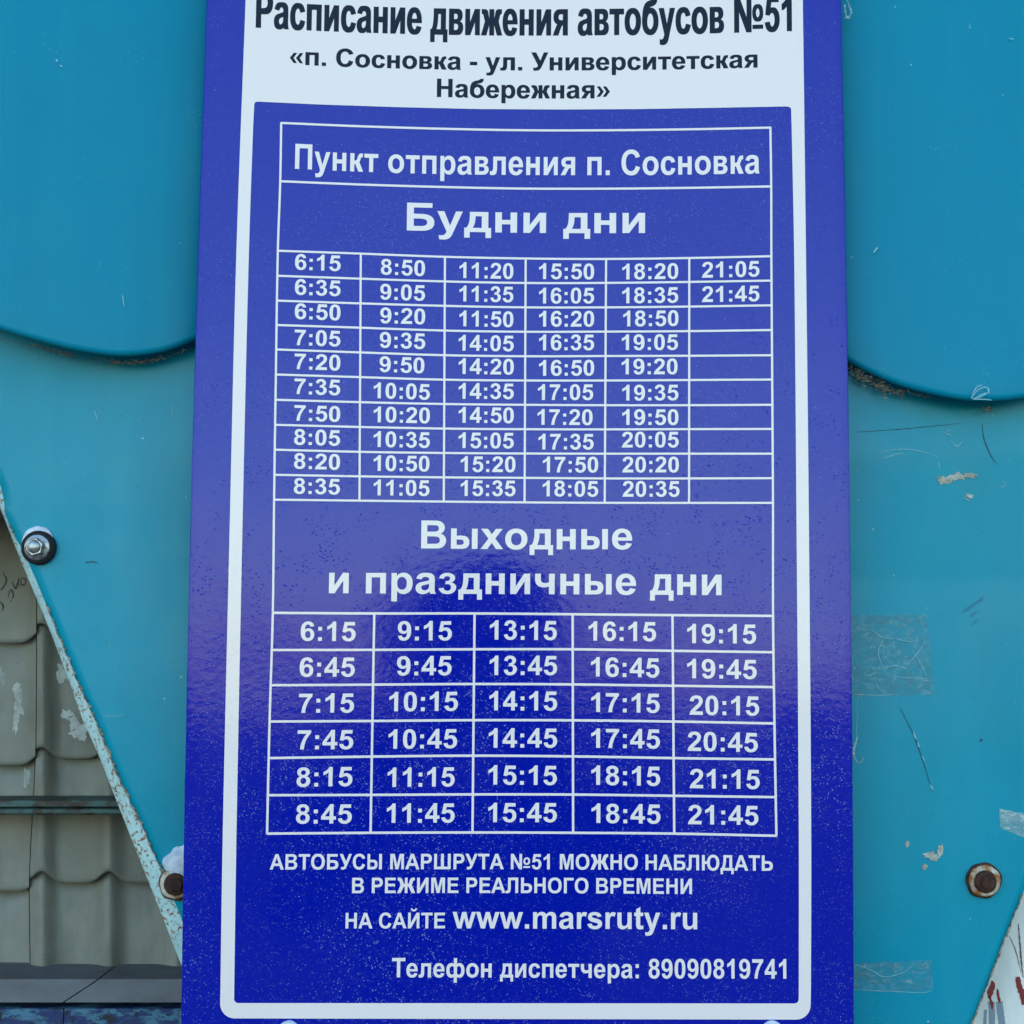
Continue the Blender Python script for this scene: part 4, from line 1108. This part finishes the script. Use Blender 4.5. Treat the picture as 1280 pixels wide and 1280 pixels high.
# times on working days: (text, x0, x1 in px, baseline)
L1 = lambda a: 320 + a / 3.765
R1 = lambda a: 640 + a / 3.556
cols1 = [
 (["6:15","6:35","6:50","7:05","7:20","7:35","7:50","8:05","8:20","8:35"], [(L1(183-0.6*k), L1(398-0.4*k)) for k in range(10)], [300+v/3.765 for v in (143,261,375,498,611,728,853,966,1079,1196)]),
 (["8:50","9:05","9:20","9:35","9:50","10:05","10:20","10:35","10:50","11:05"], [(L1(587),L1(795)),(L1(584),L1(795)),(L1(584),L1(796)),(L1(582),L1(796)),(L1(581),L1(792))] + [(L1(553),L1(818))]*3 + [(L1(553),L1(816))]*2, [300+v/3.765 for v in (166,283,394,510,624,748,860,976,1088,1203)]),
 (["11:20","11:35","11:50","14:05","14:20","14:35","14:50","15:05","15:20","15:35"], [(L1(957),L1(1211))]*3 + [(L1(953),L1(1213))]*5 + [(L1(963),L1(1221))]*2, [300+v/3.765 for v in (181,291,408,522,632,748,861,980,1092,1205)]),
 (["15:50","16:05","16:20","16:35","16:50","17:05","17:20","17:35","17:50","18:05"], [(R1(120),R1(365))]*5 + [(R1(115),R1(361)),(R1(113),R1(358)),(R1(117),R1(363)),(R1(137),R1(383)),(R1(136),R1(383))], [300+v/3.556 for v in (174,282,385,490,603,711,822,931,1033,1140)]),
 (["18:20","18:35","18:50","19:05","19:20","19:35","19:50","20:05","20:20","20:35"], [(R1(490),R1(739))]*2 + [(R1(494),R1(740)),(R1(488),R1(738)),(R1(487),R1(736)),(R1(490),R1(740)),(R1(490),R1(740)),(R1(488),R1(741)),(R1(490),R1(742)),(R1(491),R1(745))], [300+v/3.556 for v in (174,280,383,489,597,713,822,922,1033,1141)]),
 (["21:05","21:45"], [(R1(844),R1(1100))]*2, [300+v/3.556 for v in (165,274)])]
for names, xr, bl in cols1:
    for k, (tx, (a, c), by) in enumerate(zip(names, xr, bl)):
        s_ = row1(k, c) - row1(k, a)
        text("departure_time", tx, a, c, [(a, by - s_/2), (c, by + s_/2)], 19.7, M['white'], GA)
L2 = lambda a: 320 + a / 2.909
R2 = lambda a: 640 + a / 2.909
cols2 = [
 (["6:15","6:45","7:15","7:45","8:15","8:45"], [(L2(a), L2(b_)) for a, b_ in ((162,362),(158,359),(155,356),(150,353),(147,350),(145,348))], (527,657,788,921,1056,1191)),
 (["9:15","9:45","10:15","10:45","11:15","11:45"], [(L2(a), L2(b_)) for a, b_ in ((515,712),(512,711),(484,734),(481,731),(478,722),(475,722))], (525,652,782,918,1057,1188)),
 (["13:15","13:45","14:15","14:45","15:15","15:45"], [(L2(a), R2(b_)) for a, b_ in ((850,163),(849,164),(848,164),(846,164),(845,163),(844,163))], (523,651,780,915,1050,1186)),
 (["16:15","16:45","17:15","17:45","18:15","18:45"], [(R2(a), R2(b_)) for a, b_ in ((278,524),(287,536),(288,537),(288,538),(288,539),(289,540))], (527,658,787,917,1052,1190)),
 (["19:15","19:45","20:15","20:45","21:15","21:45"], [(R2(a), R2(b_)) for a, b_ in ((637,888),(637,890),(645,899),(638,894),(646,901),(640,896))], (536,664,797,929,1064,1195))]
for names, xr, bl in cols2:
    for k, (tx, (a, c), by) in enumerate(zip(names, xr, bl)):
        s_ = row2(k, c) - row2(k, a)
        y = 620 + by / 2.909
        text("departure_time", tx, a, c, [(a, y - s_/2), (c, y + s_/2)], 24.2, M['white'], GB)
# fixing caps at the lower edge
for px in (361, 965):
    c = SP(px, 1289, 0.0)
    mb = MB(); mb.lathe(c, [(13*PX, 0.001), (13*PX, -0.0015), (10*PX, -0.0035), (4*PX, -0.0042)], 30, 0.06, px)
    mb.build("screw_cap", M['snow'], sign, True)

# ================================================================== THE PHOTOGRAPHER (shows as the dark shape mirrored in the sign)
def skin_body(name, joints, bones, mat, parent, lvl=2, root=0):
    me = bpy.data.meshes.new(name)
    me.from_pydata([j[0] for j in joints], bones, [])
    o = bpy.data.objects.new(name, me); COL.objects.link(o)
    sk = o.modifiers.new("skin", 'SKIN'); sk.use_smooth_shade = True
    for i, j in enumerate(joints):
        sv = me.skin_vertices[0].data[i]; sv.radius = (j[1], j[2] if len(j) > 2 else j[1]); sv.use_root = (i == root)
    sb = o.modifiers.new("sub", 'SUBSURF'); sb.levels = lvl; sb.render_levels = lvl
    dg = bpy.context.evaluated_depsgraph_get()
    m2 = bpy.data.meshes.new_from_object(o.evaluated_get(dg))
    o.modifiers.clear(); o.data = m2; m2.name = name
    m2.materials.clear(); m2.materials.append(mat)
    for p in m2.polygons: p.use_smooth = True
    o.parent = parent; o.matrix_parent_inverse = parent.matrix_world.inverted()
    return o
def person():
    X, Y = -0.05, -DIST - 0.43
    t = thing("person", (X, Y, GZ), "person in a dark hooded coat holding up a phone, mirrored dimly in the sign", "person")
    coat = NM("dark_coat", (0.012, 0.013, 0.018, 1), 0.85); coat.bump(coat.noise(60, 4), 0.4, 0.003)
    skin = NM("skin", (0.45, 0.27, 0.2, 1), 0.5).m
    V3 = lambda x, y, z: (X + x, Y + y, z)
    j = [(V3(0,0,-0.66), .16, .12), (V3(0,0,-0.45), .15, .115), (V3(0,0.01,-0.22), .17, .12), (V3(0,0,-0.10), .10, .09), (V3(0,0.02,0.0), .062),
         (V3(-.19,0.0,-.14), .075), (V3(-.27,0.10,-.34), .058), (V3(-.10,0.33,-.16), .042),
         (V3(.19,0.0,-.14), .075), (V3(.27,0.10,-.34), .058), (V3(.15,0.33,-.16), .042),
         (V3(-.10,0,-.80), .10), (V3(-.11,0.02,-1.15), .07), (V3(-.11,-0.01,-1.46), .05), (V3(-.12,0.10,-1.49), .042),
         (V3(.10,0,-.80), .10), (V3(.11,0.02,-1.15), .07), (V3(.11,-0.01,-1.46), .05), (V3(.12,0.10,-1.49), .042)]
    e = [(0,1),(1,2),(2,3),(3,4),(2,5),(5,6),(6,7),(2,8),(8,9),(9,10),(0,11),(11,12),(12,13),(13,14),(0,15),(15,16),(16,17),(17,18)]
    skin_body("body", j, e, coat.m, t)
    hj = [(V3(0,0.02,-0.03), .05), (V3(0,0.035,0.02), .068), (V3(0,0.03,0.08), .078, .09), (V3(0,0.02,0.125), .06, .07)]
    hj += [(V3(0,0.125,0.055), .011), (V3(0,0.11,0.085), .012)]
    skin_body("head", hj, [(0,1),(1,2),(2,3),(2,5),(5,4)], skin, t)
    dk = NM("dark_eye", (0.02,0.015,0.01,1), 0.3).m
    for sx in (-1, 1):
        mb = MB(); mb.lathe(V3(sx*0.032, 0.108, 0.075), [(0.011, -0.006), (0.009, 0.003), (0.004, 0.006)], 14); mb.build("eye", dk, t, True)
    mb = MB(); mb.box(V3(-.024, 0.104, 0.012), V3(.024, 0.112, 0.019)); mb.build("mouth", NM("lips", (0.4,0.16,0.14,1), 0.5).m, t)
    # hood: an open shell round the head
    mb = MB(); rings = 12; n = 28; vs = []; fs = []
    for r in range(rings + 1):
        a = math.pi * (0.36 + 0.64 * r / rings)             # from the opening at the front to the back
        for i in range(n):
            p = 2*math.pi*i/n
            fold = 1 + 0.05 * noise.noise(Vector((math.cos(p)*2, math.sin(p)*2, r*0.4)))
            rad = 0.128 * math.sin(a) * fold
            vs.append(V3(rad * math.cos(p) * 1.02, 0.02 + 0.125 * math.cos(a), 0.05 + rad * math.sin(p) * 0.98))
    for r in range(rings):
        for i in range(n):
            fs.append((r*n+i, r*n+(i+1) % n, (r+1)*n+(i+1) % n, (r+1)*n+i))
    mb.add(vs, fs); mb.build("hood", coat.m, t, True)
    # hands: palm and five fingers closing on the phone's edges
    for sx in (-1, 1):
        c = Vector((0.02 + sx * 0.055, -DIST - 0.045, -0.125))
        w_ = Vector(V3(-.10 if sx < 0 else .15, 0.33, -.16))
        hjs = [(tuple(w_), .026), (tuple((w_ + c) / 2), .022), (tuple(c), .024, .018)]
        hb = [(0,1),(1,2)]
        for f in range(4):
            z = -0.145 + f * 0.021
            L = (0.9, 1.0, 1.0, 0.85)[f]
            k = len(hjs)
            hjs += [((c.x + sx*0.006, c.y + 0.018, z), .0085), ((c.x - sx*0.004, c.y + 0.036*L, z + .002), .008), ((c.x - sx*0.020*L, c.y + 0.030, z + .003), .007)]
            hb += [(2,k),(k,k+1),(k+1,k+2)]
        k = len(hjs)
        hjs += [((c.x - sx*0.002, c.y - 0.012, -0.098), .010), ((c.x - sx*0.016, c.y + 0.004, -0.078), .009)]
        hb += [(2,k),(k,k+1)]
        skin_body("hand", hjs, hb, skin, t)
    ph = thing("phone", (0.02, -DIST - 0.012, -0.13), "black phone held upright in both hands", "phone")
    mb = MB(); mb.box((-0.018, -DIST - 0.016, -0.135), (0.058, -DIST - 0.008, 0.014)); mb.build("phone_body", NM("black_glass", (0.01,0.01,0.012,1), 0.1).m, ph)
    mb = MB()
    for dz in (0.0, -0.02, -0.04): mb.lathe((0.0, -DIST - 0.008, dz), [(0.006, -0.001), (0.006, 0.0015), (0.004, 0.0018)], 18)
    mb.build("lens_ring", M['steel'], ph)
person()
